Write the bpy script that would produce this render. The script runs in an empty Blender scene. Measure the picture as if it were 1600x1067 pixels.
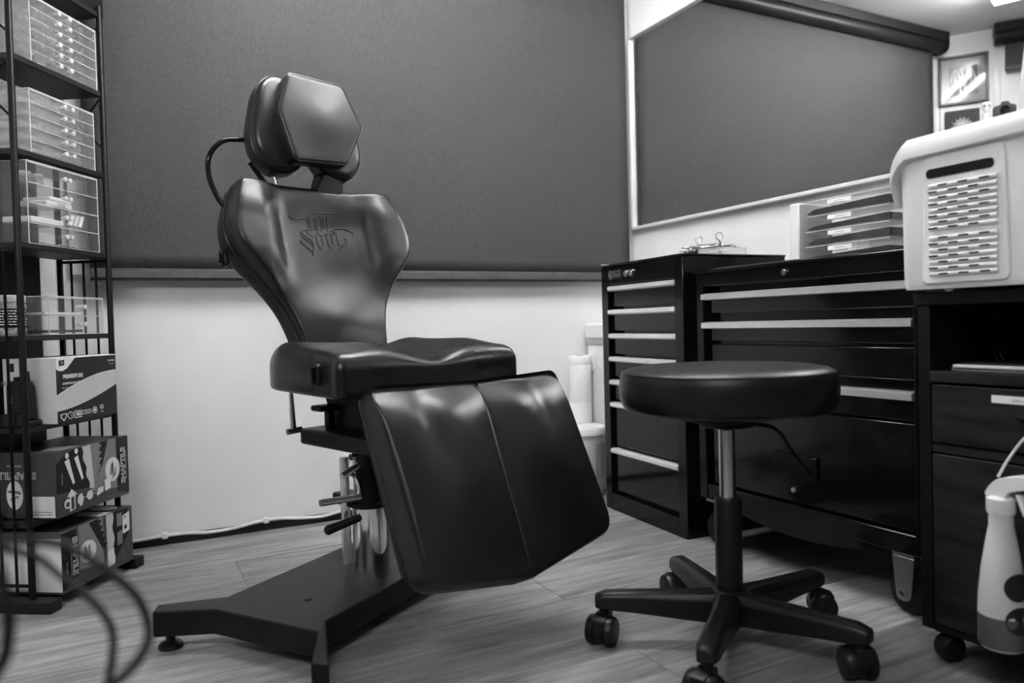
import bpy, bmesh, math, random
from mathutils import Vector, Matrix, Euler
random.seed(7)
scene = bpy.context.scene
COL = scene.collection
PI = math.pi

# ------------------------------------------------------------------ camera
FPX, YAW, PITCH, ROLL, CAMH = 1175.55, .476946, -.0241582, .02626, .6
fw = Vector((math.sin(YAW)*math.cos(PITCH), math.cos(YAW)*math.cos(PITCH), math.sin(PITCH)))
ri = Vector((math.cos(YAW), -math.sin(YAW), 0)); up = ri.cross(fw)
ri2 = math.cos(ROLL)*ri - math.sin(ROLL)*up
up2 = math.sin(ROLL)*ri + math.cos(ROLL)*up
cd = bpy.data.cameras.new('camera'); cam = bpy.data.objects.new('camera', cd); COL.objects.link(cam)
Mx = Matrix((ri2, up2, -fw)).transposed().to_4x4(); Mx.translation = Vector((0, 0, CAMH))
cam.matrix_world = Mx
cd.sensor_width = 36; cd.lens = FPX/1600*36; cd.clip_start = .02
cd.dof.use_dof = True; cd.dof.focus_distance = 1.72; cd.dof.aperture_fstop = 2.8
scene.camera = cam

# ------------------------------------------------------------------ world, exposure
w = bpy.data.worlds.new('world'); scene.world = w; w.use_nodes = True
w.node_tree.nodes['Background'].inputs[0].default_value = (.5, .5, .5, 1)
w.node_tree.nodes['Background'].inputs[1].default_value = .0
vs = scene.view_settings
vs.view_transform = 'Standard'; vs.look = 'None'; vs.gamma = 1; vs.use_curve_mapping = False
vs.exposure = 2.1
scene.cycles.transparent_max_bounces = 40
TUBE_A, TUBE_B = 20.5, 20.0      # emission of the two twin tube ceiling fittings

# ------------------------------------------------------------------ materials
def mat(name, col=.5, rough=.5, metal=0., spec=.5, bump=0., bscale=200., emit=0., var=0., vscale=3., stretch=None, detail=4., coat=0., rvar=0.):
    m = bpy.data.materials.new(name); m.use_nodes = True
    nt = m.node_tree; b = nt.nodes['Principled BSDF']
    b.inputs['Base Color'].default_value = (col, col, col, 1)
    b.inputs['Roughness'].default_value = rough; b.inputs['Metallic'].default_value = metal
    b.inputs['Specular IOR Level'].default_value = spec
    if coat: b.inputs['Coat Weight'].default_value = coat; b.inputs['Coat Roughness'].default_value = .06
    if emit:
        b.inputs['Emission Color'].default_value = (1, 1, 1, 1); b.inputs['Emission Strength'].default_value = emit
    tc = nt.nodes.new('ShaderNodeTexCoord'); mp = nt.nodes.new('ShaderNodeMapping')
    nt.links.new(tc.outputs['Object'], mp.inputs['Vector'])
    if stretch: mp.inputs['Scale'].default_value = stretch
    if bump:
        n = nt.nodes.new('ShaderNodeTexNoise'); n.inputs['Scale'].default_value = bscale; n.inputs['Detail'].default_value = 3
        nt.links.new(mp.outputs[0], n.inputs['Vector'])
        bp = nt.nodes.new('ShaderNodeBump'); bp.inputs['Strength'].default_value = bump; bp.inputs['Distance'].default_value = .002
        nt.links.new(n.outputs[0], bp.inputs['Height']); nt.links.new(bp.outputs[0], b.inputs['Normal'])
    if var or rvar:
        n = nt.nodes.new('ShaderNodeTexNoise'); n.inputs['Scale'].default_value = vscale; n.inputs['Detail'].default_value = detail
        nt.links.new(mp.outputs[0], n.inputs['Vector'])
        if var:
            r = nt.nodes.new('ShaderNodeMapRange'); r.inputs[1].default_value = .3; r.inputs[2].default_value = .7
            r.inputs[3].default_value = col*(1-var); r.inputs[4].default_value = col*(1+var)
            nt.links.new(n.outputs[0], r.inputs[0]); nt.links.new(r.outputs[0], b.inputs['Base Color'])
        if rvar:
            r = nt.nodes.new('ShaderNodeMapRange'); r.inputs[1].default_value = .3; r.inputs[2].default_value = .7
            r.inputs[3].default_value = rough-rvar; r.inputs[4].default_value = rough+rvar
            nt.links.new(n.outputs[0], r.inputs[0]); nt.links.new(r.outputs[0], b.inputs['Roughness'])
    return m

M = {}
M['wall'] = mat('white painted wall', .80, .55, bump=.08, bscale=60, var=.03, vscale=5)
M['dark_wall'] = mat('unseen wall darkened to cut bounce', .05, .6)  # invented dark colour for the unseen walls, cuts bounce light
M['ceiling'] = mat('white ceiling paint', .88, .7, bump=.05, bscale=80)
M['trim'] = mat('white gloss trim', .82, .3)
M['dark_trim'] = mat('dark baseboard', .012, .4, spec=.3)
M['blind'] = mat('charcoal blackout fabric', .057, .75, spec=.3, bump=.5, bscale=700, var=.17, vscale=260, stretch=(1, 1, .4), detail=2)
M['blind_hem'] = mat('charcoal fabric hem', .075, .55, bump=.25, bscale=120, var=.12, vscale=60)
M['blind_metal'] = mat('black blind cassette', .012, .4, spec=.4)
M['stitch'] = mat('pale stitching thread', .5, .8)
M['leather'] = mat('black leather', .008, .31, spec=.5, bump=.05, bscale=50, rvar=.04, vscale=9, detail=2)
M['leather_soft'] = mat('creased black leather', .008, .35, spec=.48, bump=.14, bscale=32, rvar=.05, vscale=14, detail=2)
M['piping'] = mat('leather piping', .012, .3)
M['deboss'] = mat('debossed leather line', .006, .5)
M['black_metal'] = mat('satin black powder coat', .006, .40, spec=.22)
M['rack_metal'] = mat('black rack steel', .005, .4, spec=.22)
M['shelf'] = mat('dark shelf board', .014, .5, spec=.25, var=.15, vscale=20, stretch=(1, 6, 1))
M['gloss_black'] = mat('gloss black enamel', .004, .14, spec=.26)
M['drawer_black'] = mat('black enamel drawer front', .004, .10, spec=.38)
M['recess_shade'] = mat('painted recess shade', .004, .7, spec=.2)  # near-black colour standing in for the shade inside openings
M['alu'] = mat('brushed aluminium', .85, .32, metal=.75, bump=.05, bscale=300, stretch=(20, 1, 20))
M['chrome'] = mat('chrome', .85, .08, metal=1)
M['bright_steel'] = mat('bright polished steel', .85, .22, metal=.8)
M['satin_chrome'] = mat('satin chrome', .6, .25, metal=1)
M['plastic_black'] = mat('black plastic', .006, .40, spec=.35, bump=.06, bscale=600)
M['rubber'] = mat('black rubber', .006, .55, spec=.3)
M['white_plastic'] = mat('white plastic', .80, .35)
M['bucket_plastic'] = mat('white bucket plastic', .72, .4)
M['paper'] = mat('white paper', .86, .7)
M['paper_grey'] = mat('grey printed paper', .35, .7)
M['card_white'] = mat('white cardboard', .86, .6)
M['card_dark'] = mat('dark printed cardboard', .012, .45, spec=.3)
M['card_black'] = mat('black printed cardboard', .005, .45, spec=.25)
M['card_mid'] = mat('mid grey printed cardboard', .060, .45)
M['card_light'] = mat('light grey printed cardboard', .25, .45)
M['card_pale'] = mat('pale grey printed cardboard', .66, .45)
M['ink_white'] = mat('white ink', .90, .6)
M['ink_black'] = mat('black ink', .012, .6)
M['ink_faint'] = mat('faint grey ink', .5, .7)
M['ink_grey'] = mat('grey ink', .2, .6)
M['tube'] = mat('lit fluorescent tube', .9, .4, emit=TUBE_A)
M['tube2'] = mat('lit fluorescent tube over the door end', .9, .4, emit=TUBE_B)
M['cable_white'] = mat('white cable sheath', .72, .4)
M['cable_black'] = mat('black cable sheath', .006, .5, spec=.3)
M['vinyl'] = mat('matte black vinyl', .007, .40, spec=.34)
M['pale_handle'] = mat('pale satin aluminium', .80, .35, metal=.35)
M['dull_steel'] = mat('dull zinc plate', .34, .35, metal=1)
M['liquid'] = mat('grey liquid', .10, .15)
M['cotton'] = mat('white cotton', .8, .9, bump=.4, bscale=200)
M['frame_black'] = mat('black picture frame', .012, .3)
M['art_ground'] = mat('grey mount board', .32, .6, var=.25, vscale=14)
M['art_dark'] = mat('dark print', .045, .5)

def wood_floor():
    m = bpy.data.materials.new('grey oak plank'); m.use_nodes = True; nt = m.node_tree; b = nt.nodes['Principled BSDF']
    tc = nt.nodes.new('ShaderNodeTexCoord'); oi = nt.nodes.new('ShaderNodeObjectInfo')
    mul = nt.nodes.new('ShaderNodeMath'); mul.operation = 'MULTIPLY'; mul.inputs[1].default_value = 37.
    nt.links.new(oi.outputs['Random'], mul.inputs[0])
    add = nt.nodes.new('ShaderNodeVectorMath'); add.operation = 'ADD'
    nt.links.new(tc.outputs['Object'], add.inputs[0]); nt.links.new(mul.outputs[0], add.inputs[1])
    def noise(scale, stretch, det=6, rough=.6):
        mp = nt.nodes.new('ShaderNodeMapping'); mp.inputs['Scale'].default_value = stretch
        nt.links.new(add.outputs[0], mp.inputs[0])
        n = nt.nodes.new('ShaderNodeTexNoise'); n.inputs['Scale'].default_value = scale; n.inputs['Detail'].default_value = det
        n.inputs['Roughness'].default_value = rough; n.inputs['Distortion'].default_value = .6
        nt.links.new(mp.outputs[0], n.inputs['Vector']); return n
    broad = noise(4.5, (.7, 3.4, 1)); fine = noise(60, (.07, 1.2, 1), 8, .7); knot = noise(9, (.5, 1.8, 1), 3)
    def rng(src, a, c, lo, hi):
        r = nt.nodes.new('ShaderNodeMapRange'); r.inputs[1].default_value = a; r.inputs[2].default_value = c
        r.inputs[3].default_value = lo; r.inputs[4].default_value = hi; nt.links.new(src, r.inputs[0]); return r.outputs[0]
    def mult(a, c):
        q = nt.nodes.new('ShaderNodeMath'); q.operation = 'MULTIPLY'; nt.links.new(a, q.inputs[0]); nt.links.new(c, q.inputs[1]); return q.outputs[0]
    v = mult(rng(broad.outputs[0], .3, .7, .17, .38), rng(fine.outputs[0], .32, .68, .50, 1.32))
    v = mult(v, rng(knot.outputs[0], .30, .40, .72, 1.0))
    v = mult(v, rng(oi.outputs['Random'], 0, 1, .74, 1.20))
    nt.links.new(v, b.inputs['Base Color'])
    b.inputs['Roughness'].default_value = .42
    bp = nt.nodes.new('ShaderNodeBump'); bp.inputs['Strength'].default_value = .25; bp.inputs['Distance'].default_value = .001
    nt.links.new(fine.outputs[0], bp.inputs['Height']); nt.links.new(bp.outputs[0], b.inputs['Normal'])
    return m
M['plank'] = wood_floor()
M['dark_wood'] = mat('dark rustic wood board', .016, .5, spec=.22, var=.9, vscale=7, stretch=(3, .8, 5), detail=8, bump=.2, bscale=60)
M['black_frame'] = mat('black laminate', .005, .5, spec=.2)

def acrylic(name, trans=.8, white=.12, tint=.95):
    m = bpy.data.materials.new(name); m.use_nodes = True; nt = m.node_tree
    out = nt.nodes['Material Output']; nt.nodes.remove(nt.nodes['Principled BSDF'])
    t = nt.nodes.new('ShaderNodeBsdfTransparent'); t.inputs[0].default_value = (tint, tint, tint, 1)
    d = nt.nodes.new('ShaderNodeBsdfDiffuse'); d.inputs[0].default_value = (.85, .85, .85, 1)
    g = nt.nodes.new('ShaderNodeBsdfGlossy'); g.inputs['Roughness'].default_value = .05
    lw = nt.nodes.new('ShaderNodeLayerWeight'); lw.inputs[0].default_value = .5
    pw = nt.nodes.new('ShaderNodeMath'); pw.operation = 'POWER'; pw.inputs[1].default_value = 4.; nt.links.new(lw.outputs['Facing'], pw.inputs[0])
    fr = nt.nodes.new('ShaderNodeMath'); fr.operation = 'MULTIPLY_ADD'; fr.inputs[1].default_value = .6; fr.inputs[2].default_value = .03; nt.links.new(pw.outputs[0], fr.inputs[0])
    a = nt.nodes.new('ShaderNodeMixShader'); a.inputs[0].default_value = white
    nt.links.new(t.outputs[0], a.inputs[1]); nt.links.new(d.outputs[0], a.inputs[2])
    c = nt.nodes.new('ShaderNodeMixShader'); nt.links.new(fr.outputs[0], c.inputs[0])
    nt.links.new(a.outputs[0], c.inputs[1]); nt.links.new(g.outputs[0], c.inputs[2])
    nt.links.new(c.outputs[0], out.inputs[0]); return m
M['acrylic'] = acrylic('clear acrylic', white=.035, tint=.99)
M['acrylic_edge'] = acrylic('clear acrylic edge', white=.7, tint=.98)
M['acrylic_milky'] = acrylic('milky clear acrylic', white=.26, tint=.99)
M['bottle_plastic'] = mat('translucent white bottle plastic', .62, .4)
mm = bpy.data.materials.new('mirror silver'); mm.use_nodes = True
b_ = mm.node_tree.nodes['Principled BSDF']; b_.inputs['Base Color'].default_value = (.86, .86, .86, 1); b_.inputs['Metallic'].default_value = 1; b_.inputs['Roughness'].default_value = .0
M['mirror'] = mm
M['mirror_frame'] = mat('white mirror frame', .62, .4)
M['glass'] = acrylic('picture glass', white=.01)

# ------------------------------------------------------------------ mesh helpers
def smoothstep(a, b, x):
    t = max(0., min(1., (x-a)/(b-a))); return t*t*(3-2*t)
class MB:
    def __init__(s): s.v = []; s.f = []; s.mi = []
    def add(s, vs_, fs, mi=0):
        o = len(s.v); s.v += [Vector(p) for p in vs_]; s.f += [[i+o for i in f] for f in fs]; s.mi += [mi]*len(fs); return s
    def box(s, lo, hi, mi=0, R=None, at=None):
        x0, y0, z0 = lo; x1, y1, z1 = hi
        vs_ = [Vector(p) for p in ((x0,y0,z0),(x1,y0,z0),(x1,y1,z0),(x0,y1,z0),(x0,y0,z1),(x1,y0,z1),(x1,y1,z1),(x0,y1,z1))]
        if R is not None: vs_ = [R @ p for p in vs_]
        if at is not None: vs_ = [p+Vector(at) for p in vs_]
        return s.add(vs_, [(0,3,2,1),(4,5,6,7),(0,1,5,4),(1,2,6,5),(2,3,7,6),(3,0,4,7)], mi)
    def prism(s, pts, z0, z1, mi=0, frame=None):
        # pts: 2-D polygon (ccw), extruded along the third axis of the frame (O,A,B,N)
        n = len(pts)
        if frame is None: f = lambda a, b, c: Vector((a, b, c))
        else:
            O, A, B, N = frame; f = lambda a, b, c: O+A*a+B*b+N*c
        vs_ = [f(a, b, z0) for a, b in pts]+[f(a, b, z1) for a, b in pts]
        fs = [list(range(n-1, -1, -1)), list(range(n, 2*n))]+[(i, (i+1) % n, n+(i+1) % n, n+i) for i in range(n)]
        return s.add(vs_, fs, mi)
    def cyl(s, p0, p1, r0, r1=None, seg=16, mi=0, caps=True):
        p0, p1 = Vector(p0), Vector(p1); r1 = r0 if r1 is None else r1
        return s.tube([p0, p1], [r0, r1], seg, mi, caps)
    def tube(s, pts, r, seg=8, mi=0, caps=True):
        pts = [Vector(p) for p in pts]; n = len(pts); rs = r if isinstance(r, (list, tuple)) else [r]*n
        o = len(s.v); t0 = (pts[1]-pts[0]).normalized()
        h = Vector((0, 0, 1)) if abs(t0.z) < .9 else Vector((1, 0, 0))
        x = t0.cross(h).normalized()
        for i in range(n):
            t = (pts[min(i+1, n-1)]-pts[max(i-1, 0)]).normalized()
            x = (x-t*x.dot(t)).normalized(); y = t.cross(x)
            for k in range(seg):
                a = 2*PI*k/seg; s.v.append(pts[i]+(x*math.cos(a)+y*math.sin(a))*rs[i])
        for i in range(n-1):
            for k in range(seg):
                a = o+i*seg+k; b = o+i*seg+(k+1) % seg
                s.f.append([a, b, b+seg, a+seg]); s.mi.append(mi)
        if caps:
            s.f.append([o+k for k in range(seg)][::-1]); s.mi.append(mi)
            s.f.append([o+(n-1)*seg+k for k in range(seg)]); s.mi.append(mi)
        return s
    def lathe(s, prof, seg=32, c=(0, 0, 0), mi=0, axis=None):
        # prof: (r, z) list, bottom to top, closed with fans where r == 0
        c = Vector(c); o = len(s.v); q = axis.to_track_quat('Z', 'Y').to_matrix() if axis is not None else Matrix.Identity(3)
        for r, z in prof:
            for k in range(seg):
                a = 2*PI*k/seg; s.v.append(c+q @ Vector((r*math.cos(a), r*math.sin(a), z)))
        for i in range(len(prof)-1):
            for k in range(seg):
                a = o+i*seg+k; b = o+i*seg+(k+1) % seg
                s.f.append([a, b, b+seg, a+seg]); s.mi.append(mi)
        s.f.append([o+k for k in range(seg)][::-1]); s.mi.append(mi)
        s.f.append([o+(len(prof)-1)*seg+k for k in range(seg)]); s.mi.append(mi)
        return s
    def mesh(s, name, mats, smooth=None):
        me = bpy.data.meshes.new(name); me.from_pydata([tuple(p) for p in s.v], [], s.f)
        for m in (mats if isinstance(mats, (list, tuple)) else [mats]): me.materials.append(m)
        if any(s.mi): me.polygons.foreach_set('material_index', s.mi)
        bm = bmesh.new(); bm.from_mesh(me); bmesh.ops.remove_doubles(bm, verts=bm.verts, dist=1e-6)
        bmesh.ops.recalc_face_normals(bm, faces=bm.faces); bm.to_mesh(me); bm.free()
        if smooth is not None:
            me.polygons.foreach_set('use_smooth', [True]*len(me.polygons)); me.set_sharp_from_angle(angle=math.radians(smooth))
        return me
    def build(s, name, mats, parent=None, smooth=35, bevel=0., seg=2, label=None, kind=None):
        o = bpy.data.objects.new(name, s.mesh(name, mats, smooth)); COL.objects.link(o)
        if parent is not None: o.parent = parent
        if bevel:
            md = o.modifiers.new('bevel', 'BEVEL'); md.width = bevel; md.segments = seg; md.limit_method = 'ANGLE'; md.angle_limit = math.radians(40)
        if label: o['label'] = label
        if kind: o['kind'] = kind
        return o
def part(name, me, parent, loc=(0, 0, 0), rot=None, label=None):
    o = bpy.data.objects.new(name, me); COL.objects.link(o); o.parent = parent; o.location = loc
    if rot is not None: o.rotation_euler = rot
    if label: o['label'] = label
    return o
def thing(name, label, cat, loc=(0, 0, 0), rz=0., group=None):
    o = bpy.data.objects.new(name, None); COL.objects.link(o); o.location = loc; o.rotation_euler = (0, 0, rz)
    o.empty_display_size = .05; return tag(o, label, cat, group)
def tag(o, label, cat, group=None):
    o['label'] = label; o['category'] = cat
    if group: o['group'] = group
    return o
def struct(o): o['kind'] = 'structure'; return o
def text_mesh(txt, size, frame, mats, depth=.0004, align='CENTER', xs=1., off=.0):
    # flat lettering lying on the plane frame = (O, A, B, N)
    cu = bpy.data.curves.new('lettering', 'FONT'); cu.body = txt; cu.size = size; cu.align_x = align; cu.align_y = 'CENTER'
    cu.resolution_u = 2; cu.offset = off
    ob = bpy.data.objects.new('lettering', cu); COL.objects.link(ob)
    dg = bpy.context.evaluated_depsgraph_get(); me = bpy.data.meshes.new_from_object(ob.evaluated_get(dg))
    bpy.data.objects.remove(ob); bpy.data.curves.remove(cu)
    O, A, B, N = frame
    for v in me.vertices: v.co = O+A*(v.co.x*xs)+B*v.co.y+N*depth
    me.materials.clear(); me.materials.append(mats); return me
def chain(pts, n=8):
    # Catmull-Rom through the points
    P = [Vector(p) for p in pts]; P = [P[0]*2-P[1]]+P+[P[-1]*2-P[-2]]; out = []
    for i in range(1, len(P)-2):
        a, b, c, d = P[i-1:i+3]
        for k in range(n):
            t = k/n; out.append(.5*((2*b)+(c-a)*t+(2*a-5*b+4*c-d)*t*t+(3*b-a-3*c+d)*t**3))
    out.append(P[-2]); return out
def rounded(poly, rad, seg=5):
    # polygon with rounded corners; rad: one radius or one per corner
    n = len(poly); out = []
    for i in range(n):
        p = Vector(poly[i]); a = Vector(poly[i-1]); c = Vector(poly[(i+1) % n]); r = rad[i] if isinstance(rad, (list, tuple)) else rad
        u = (a-p); v = (c-p); r = min(r, u.length*.48, v.length*.48); u.normalize(); v.normalize()
        for k in range(seg+1):
            t = k/seg; q = (p+u*r)*(1-t)**2+p*2*t*(1-t)+(p+v*r)*t*t; out.append((q.x, q.y))
    return out
def resample(pts, n):
    P = [Vector(p) for p in pts]; P.append(P[0]); L = [0.]
    for a, b in zip(P, P[1:]): L.append(L[-1]+(b-a).length)
    out = []; j = 0
    for k in range(n):
        d = L[-1]*k/n
        while L[j+1] < d: j += 1
        t = (d-L[j])/max(1e-9, L[j+1]-L[j]); q = P[j].lerp(P[j+1], t); out.append((q.x, q.y))
    return out
def cushion(outline, c, tf, tb, r, bulge, frame, rings=14, n=120, rb=None, back_in=0.):
    # upholstered pad: outline in the plane (A,B) of the frame, thickness along N, rolled edges of radius r
    O, A, B, N = frame; pts = resample(outline, n); c = Vector(c); mb = MB(); rb = rb or r*.6
    R = []
    def ring(inset, h, front, frac=None):
        row = []
        for p in pts:
            p = Vector(p); q = p-c; L = q.length
            s = max(0., 1-inset/L)
            if frac is not None: s = max(0., 1-r/L)*frac
            q = c+q*s
            hh = h+(bulge(q.x, q.y)*front if front else 0)
            row.append(O+A*q.x+B*q.y+N*hh)
        R.append(row)
    ring(rb+.02, -tb, 0); 
    for k in range(4):
        t = k/3*PI/2; ring(rb*(1-math.sin(t))+back_in*(1-k/3), -tb+rb*(1-math.cos(t)), 0)
    ring(0, (tf-r)*.5-tb*.5+.0, 0)
    for k in range(7):
        t = k/6*PI/2; ring(r*(1-math.cos(t)), tf-r+r*math.sin(t), math.sin(t))
    for k in range(1, rings): ring(0, tf, 1, 1-k/rings)
    for row in R: mb.v += row
    for i in range(len(R)-1):
        for k in range(n):
            mb.f.append([i*n+k, i*n+(k+1) % n, (i+1)*n+(k+1) % n, (i+1)*n+k]); mb.mi.append(0)
    mb.f.append(list(range(n))[::-1]); mb.mi.append(0)
    o = len(mb.v); mb.v.append(O+A*c.x+B*c.y+N*(tf+bulge(c.x, c.y)))
    l = (len(R)-1)*n
    for k in range(n): mb.f.append([l+k, l+(k+1) % n, o]); mb.mi.append(0)
    return mb
def outline_tube(outline, h, rad, frame, c, inset, n=120, bulge=None):
    O, A, B, N = frame; c = Vector(c); P = []
    for p in resample(outline, n):
        q = Vector(p)-c; q = c+q*(1-inset/q.length); P.append(O+A*q.x+B*q.y+N*(h+(bulge(q.x, q.y) if bulge else 0)))
    P.append(P[0]); P.append(P[1]); return MB().tube(P, rad, 6, caps=False)
V = Vector

# ------------------------------------------------------------------ the room
XR, YB, ZC = 1.735, 2.345, 1.945
W0 = V((-.155, YB, 0)); DL = V((-.586, -.81, 0)); NW = V((.81, -.586, 0))
fl = struct(MB().box((-1.6, -1.5, -.05), (1.85, 2.45, -.004)).build('floor', M['dark_trim']))
pl_me = {}
def plank(x0, x1, y0, y1):
    key = round(x1-x0, 3)
    if key not in pl_me:
        L = x1-x0; pl_me[key] = MB().box((0, 0, -.012), (L-.0010, .2240, 0)).mesh('plank', M['plank'], 30)
    part('plank', pl_me[key], fl, (x0+.0005, y0+.0005, 0))
offs = {-2: .83, -1: .10, 0: .81, 1: .30, 2: .83, 3: .40, 4: .24, 5: .70, 6: .1}
k = -9
while 1.388+.225*(k-2) < 2.3:
    y0 = 1.388+.225*(k-2)
    x = offs.get(k-0, (k*.377) % 1.22)
    while x > -1.5: x -= 1.22
    while x < 1.73:
        a = max(x, -1.5); b = min(x+1.22, 1.735); y1 = min(y0+.225, YB)
        if b-a > .02 and y0 > -1.4: plank(a, b, y0, y1)
        x += 1.22
    k += 1
struct(MB().box((W0.x-.3, YB, -.05), (XR+.1, YB+.08, ZC+.05)).build('wall_back', M['wall']))
struct(MB().box((XR, -1.5, -.05), (XR+.08, YB, ZC+.05)).build('wall_right', M['wall']))
e = W0+DL*1.35
e2 = W0+DL*2.30
struct(MB().prism([(W0.x, W0.y), (W0.x-.081, W0.y+.0586), (e.x-.081, e.y+.0586), (e.x, e.y)], -.05, ZC+.05).build('wall_left', M['wall']))
struct(MB().prism([(e.x, e.y), (e.x-.081, e.y+.0586), (e2.x-.081, e2.y+.03), (e2.x-.081, -1.48), (e2.x, -1.48), (e2.x, e2.y)], -.05, ZC+.05).build('wall_side', M['dark_wall']))
struct(MB().box((-1.6, -1.5, -.05), (XR, -1.42, ZC+.05)).build('wall_front', M['dark_wall']))  # out of view, coloured dark to deepen the contrast
struct(MB().box((-1.62, -1.52, ZC), (XR+.1, YB+.1, ZC+.06)).build('ceiling', M['ceiling']))
struct(MB().box((W0.x+.02, YB-.012, .0), (XR-.36, YB, .024)).build('baseboard_back', M['dark_trim'], bevel=.002))
def wallbox(s0, s1, o0, o1, z0, z1, mb=None):
    # a box lying on the slanting left wall: along it s, off it o
    mb = mb or MB(); P = [W0+DL*s0+NW*o0, W0+DL*s1+NW*o0, W0+DL*s1+NW*o1, W0+DL*s0+NW*o1]
    return mb.prism([(p.x, p.y) for p in P], z0, z1)
struct(wallbox(.246, .256, 0, .012, .05, ZC).build('trim_1', M['trim']))
struct(wallbox(.268, .292, 0, .016, .05, ZC).build('trim_2', M['trim']))
struct(MB().box((-.120, YB-.010, .76), (-.078, YB, ZC)).build('trim_3', M['trim'], bevel=.002))

# ------------------------------------------------------------------ roller blind on the back wall
BY = YB-.040
bl = thing('roller_blind', 'wide charcoal roller blind pulled down over the back wall behind the black leather chair', 'blind', (.85, BY, .75))
def bw(mb): return MB_shift(mb, (-.85, -BY, -.75))
def MB_shift(mb, d):
    d = V(d); mb.v = [p+d for p in mb.v]; return mb
mb = MB(); nx, nz = 40, 24; X0, X1 = -.072, 1.697
g = [[V((X0+(X1-X0)*i/nx, BY-.0016*math.sin(i*.55+j*.2)*(1-j/nz), .772+(1.86-.772)*j/nz)) for i in range(nx+1)] for j in range(nz+1)]
mb.v = [p for r in g for p in r]
mb.f = [[j*(nx+1)+i, j*(nx+1)+i+1, (j+1)*(nx+1)+i+1, (j+1)*(nx+1)+i] for j in range(nz) for i in range(nx)]; mb.mi = [0]*len(mb.f)
fab = bw(mb).build('fabric', M['blind'], bl, smooth=60)
md = fab.modifiers.new('thick', 'SOLIDIFY'); md.thickness = .001
bw(MB().box((X0, BY-.004, .749), (X1, BY+.004, .7745))).build('hem_bar', M['blind_hem'], bl, bevel=.0035, seg=3)
bw(MB().box((X0, BY-.003, .744), (X1, BY+.003, .7488))).build('bottom_bar', M['blind_metal'], bl)
mb = MB(); x = X0+.004
while x < X1-.01:
    mb.box((x, BY-.0052, .7752), (x+.0028, BY-.0036, .7766)); x += .0052
bw(mb).build('stitching', M['stitch'], bl, kind='stuff')
bw(MB().prism([(YB-.002, 1.942), (YB-.002, 1.90), (YB-.085, 1.90), (YB-.088, 1.942)], -.120, X1, frame=(V((0, 0, 0)), V((0, 1, 0)), V((0, 0, 1)), V((1, 0, 0))))).build('cassette', M['blind_metal'], bl, bevel=.003)
bw(MB().cyl((-.110, BY-.012, 1.880), (X1, BY-.012, 1.880), .032, seg=28)).build('roller', M['blind_metal'], bl, smooth=40)
bw(MB().prism(rounded([(YB-.002, 1.942), (YB-.09, 1.942), (YB-.09, 1.846), (YB-.002, 1.846)], [.002, .002, .04, .03], 6), -.128, -.116, frame=(V((0, 0, 0)), V((0, 1, 0)), V((0, 0, 1)), V((1, 0, 0))))).build('end_bracket', M['blind_metal'], bl)
# bead chain
mb = MB()
for xx in (-.138,):
    z = .72
    while z < 1.84: mb.lathe([(.0002, -.0028), (.0026, 0), (.0002, .0028)], 6, (xx-.85, YB-.03-BY, z-.75)); z += .0075
mb.cyl((-.138-.85, YB-.03-BY, -.03), (-.138-.85, YB-.03-BY, 1.09), .0009, seg=5)
mb.build('bead_chain', M['plastic_black'], bl, kind='stuff')

# rolled-up blind on the left wall
b2 = thing('roller_blind', 'rolled up black blind high on the left wall, seen only in the mirror', 'blind', tuple(W0+DL*.8))
def rel(mb, root):
    bpy.context.view_layer.update(); inv = root.matrix_basis.inverted(); mb.v = [inv @ p for p in mb.v]; return mb
rel(wallbox(.238, 1.5, .003, .085, 1.90, 1.942), b2).build('cassette', M['blind_metal'], b2, bevel=.003)
P0 = W0+DL*.24+NW*.05; P1 = W0+DL*1.5+NW*.05
rel(MB().cyl((P0.x, P0.y, 1.885), (P1.x, P1.y, 1.885), .036, seg=24), b2).build('roller', M['blind_metal'], b2)
rel(wallbox(.282, 1.46, .045, .047, 1.735, 1.88), b2).build('fabric', M['blind'], b2)
rel(wallbox(.282, 1.46, .042, .050, 1.728, 1.745), b2).build('hem_bar', M['blind_hem'], b2)

# ------------------------------------------------------------------ ceiling lights
def tube_light(name, c, ang, L, matl, label):
    t = thing(name, label, 'light', (c[0], c[1], ZC), ang)
    MB().box((-L/2, -.022, -.045), (L/2, .022, -.0005)).build('housing', M['trim'], t, bevel=.004)
    for s in (-1, 1):
        MB().cyl((-L/2+.03, s*.046, -.052), (L/2-.03, s*.046, -.052), .012, seg=14).build('tube', matl, t, label='lit white fluorescent tube')
    for x in (-1, 1): MB().box((x*(L/2-.016)-.014, -.055, -.07), (x*(L/2-.016)+.014, .055, -.028)).build('end_cap', M['trim'], t, bevel=.003)
    return t
tube_light('ceiling_light', (.755, 1.56), math.radians(-24), 1.42, M['tube'], 'twin tube ceiling light above the chair, reflected in the framed picture')
tube_light('ceiling_light', (-.72, -.40), math.radians(-24), 1.2, M['tube2'], 'twin tube ceiling light above the near end of the room')

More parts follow.
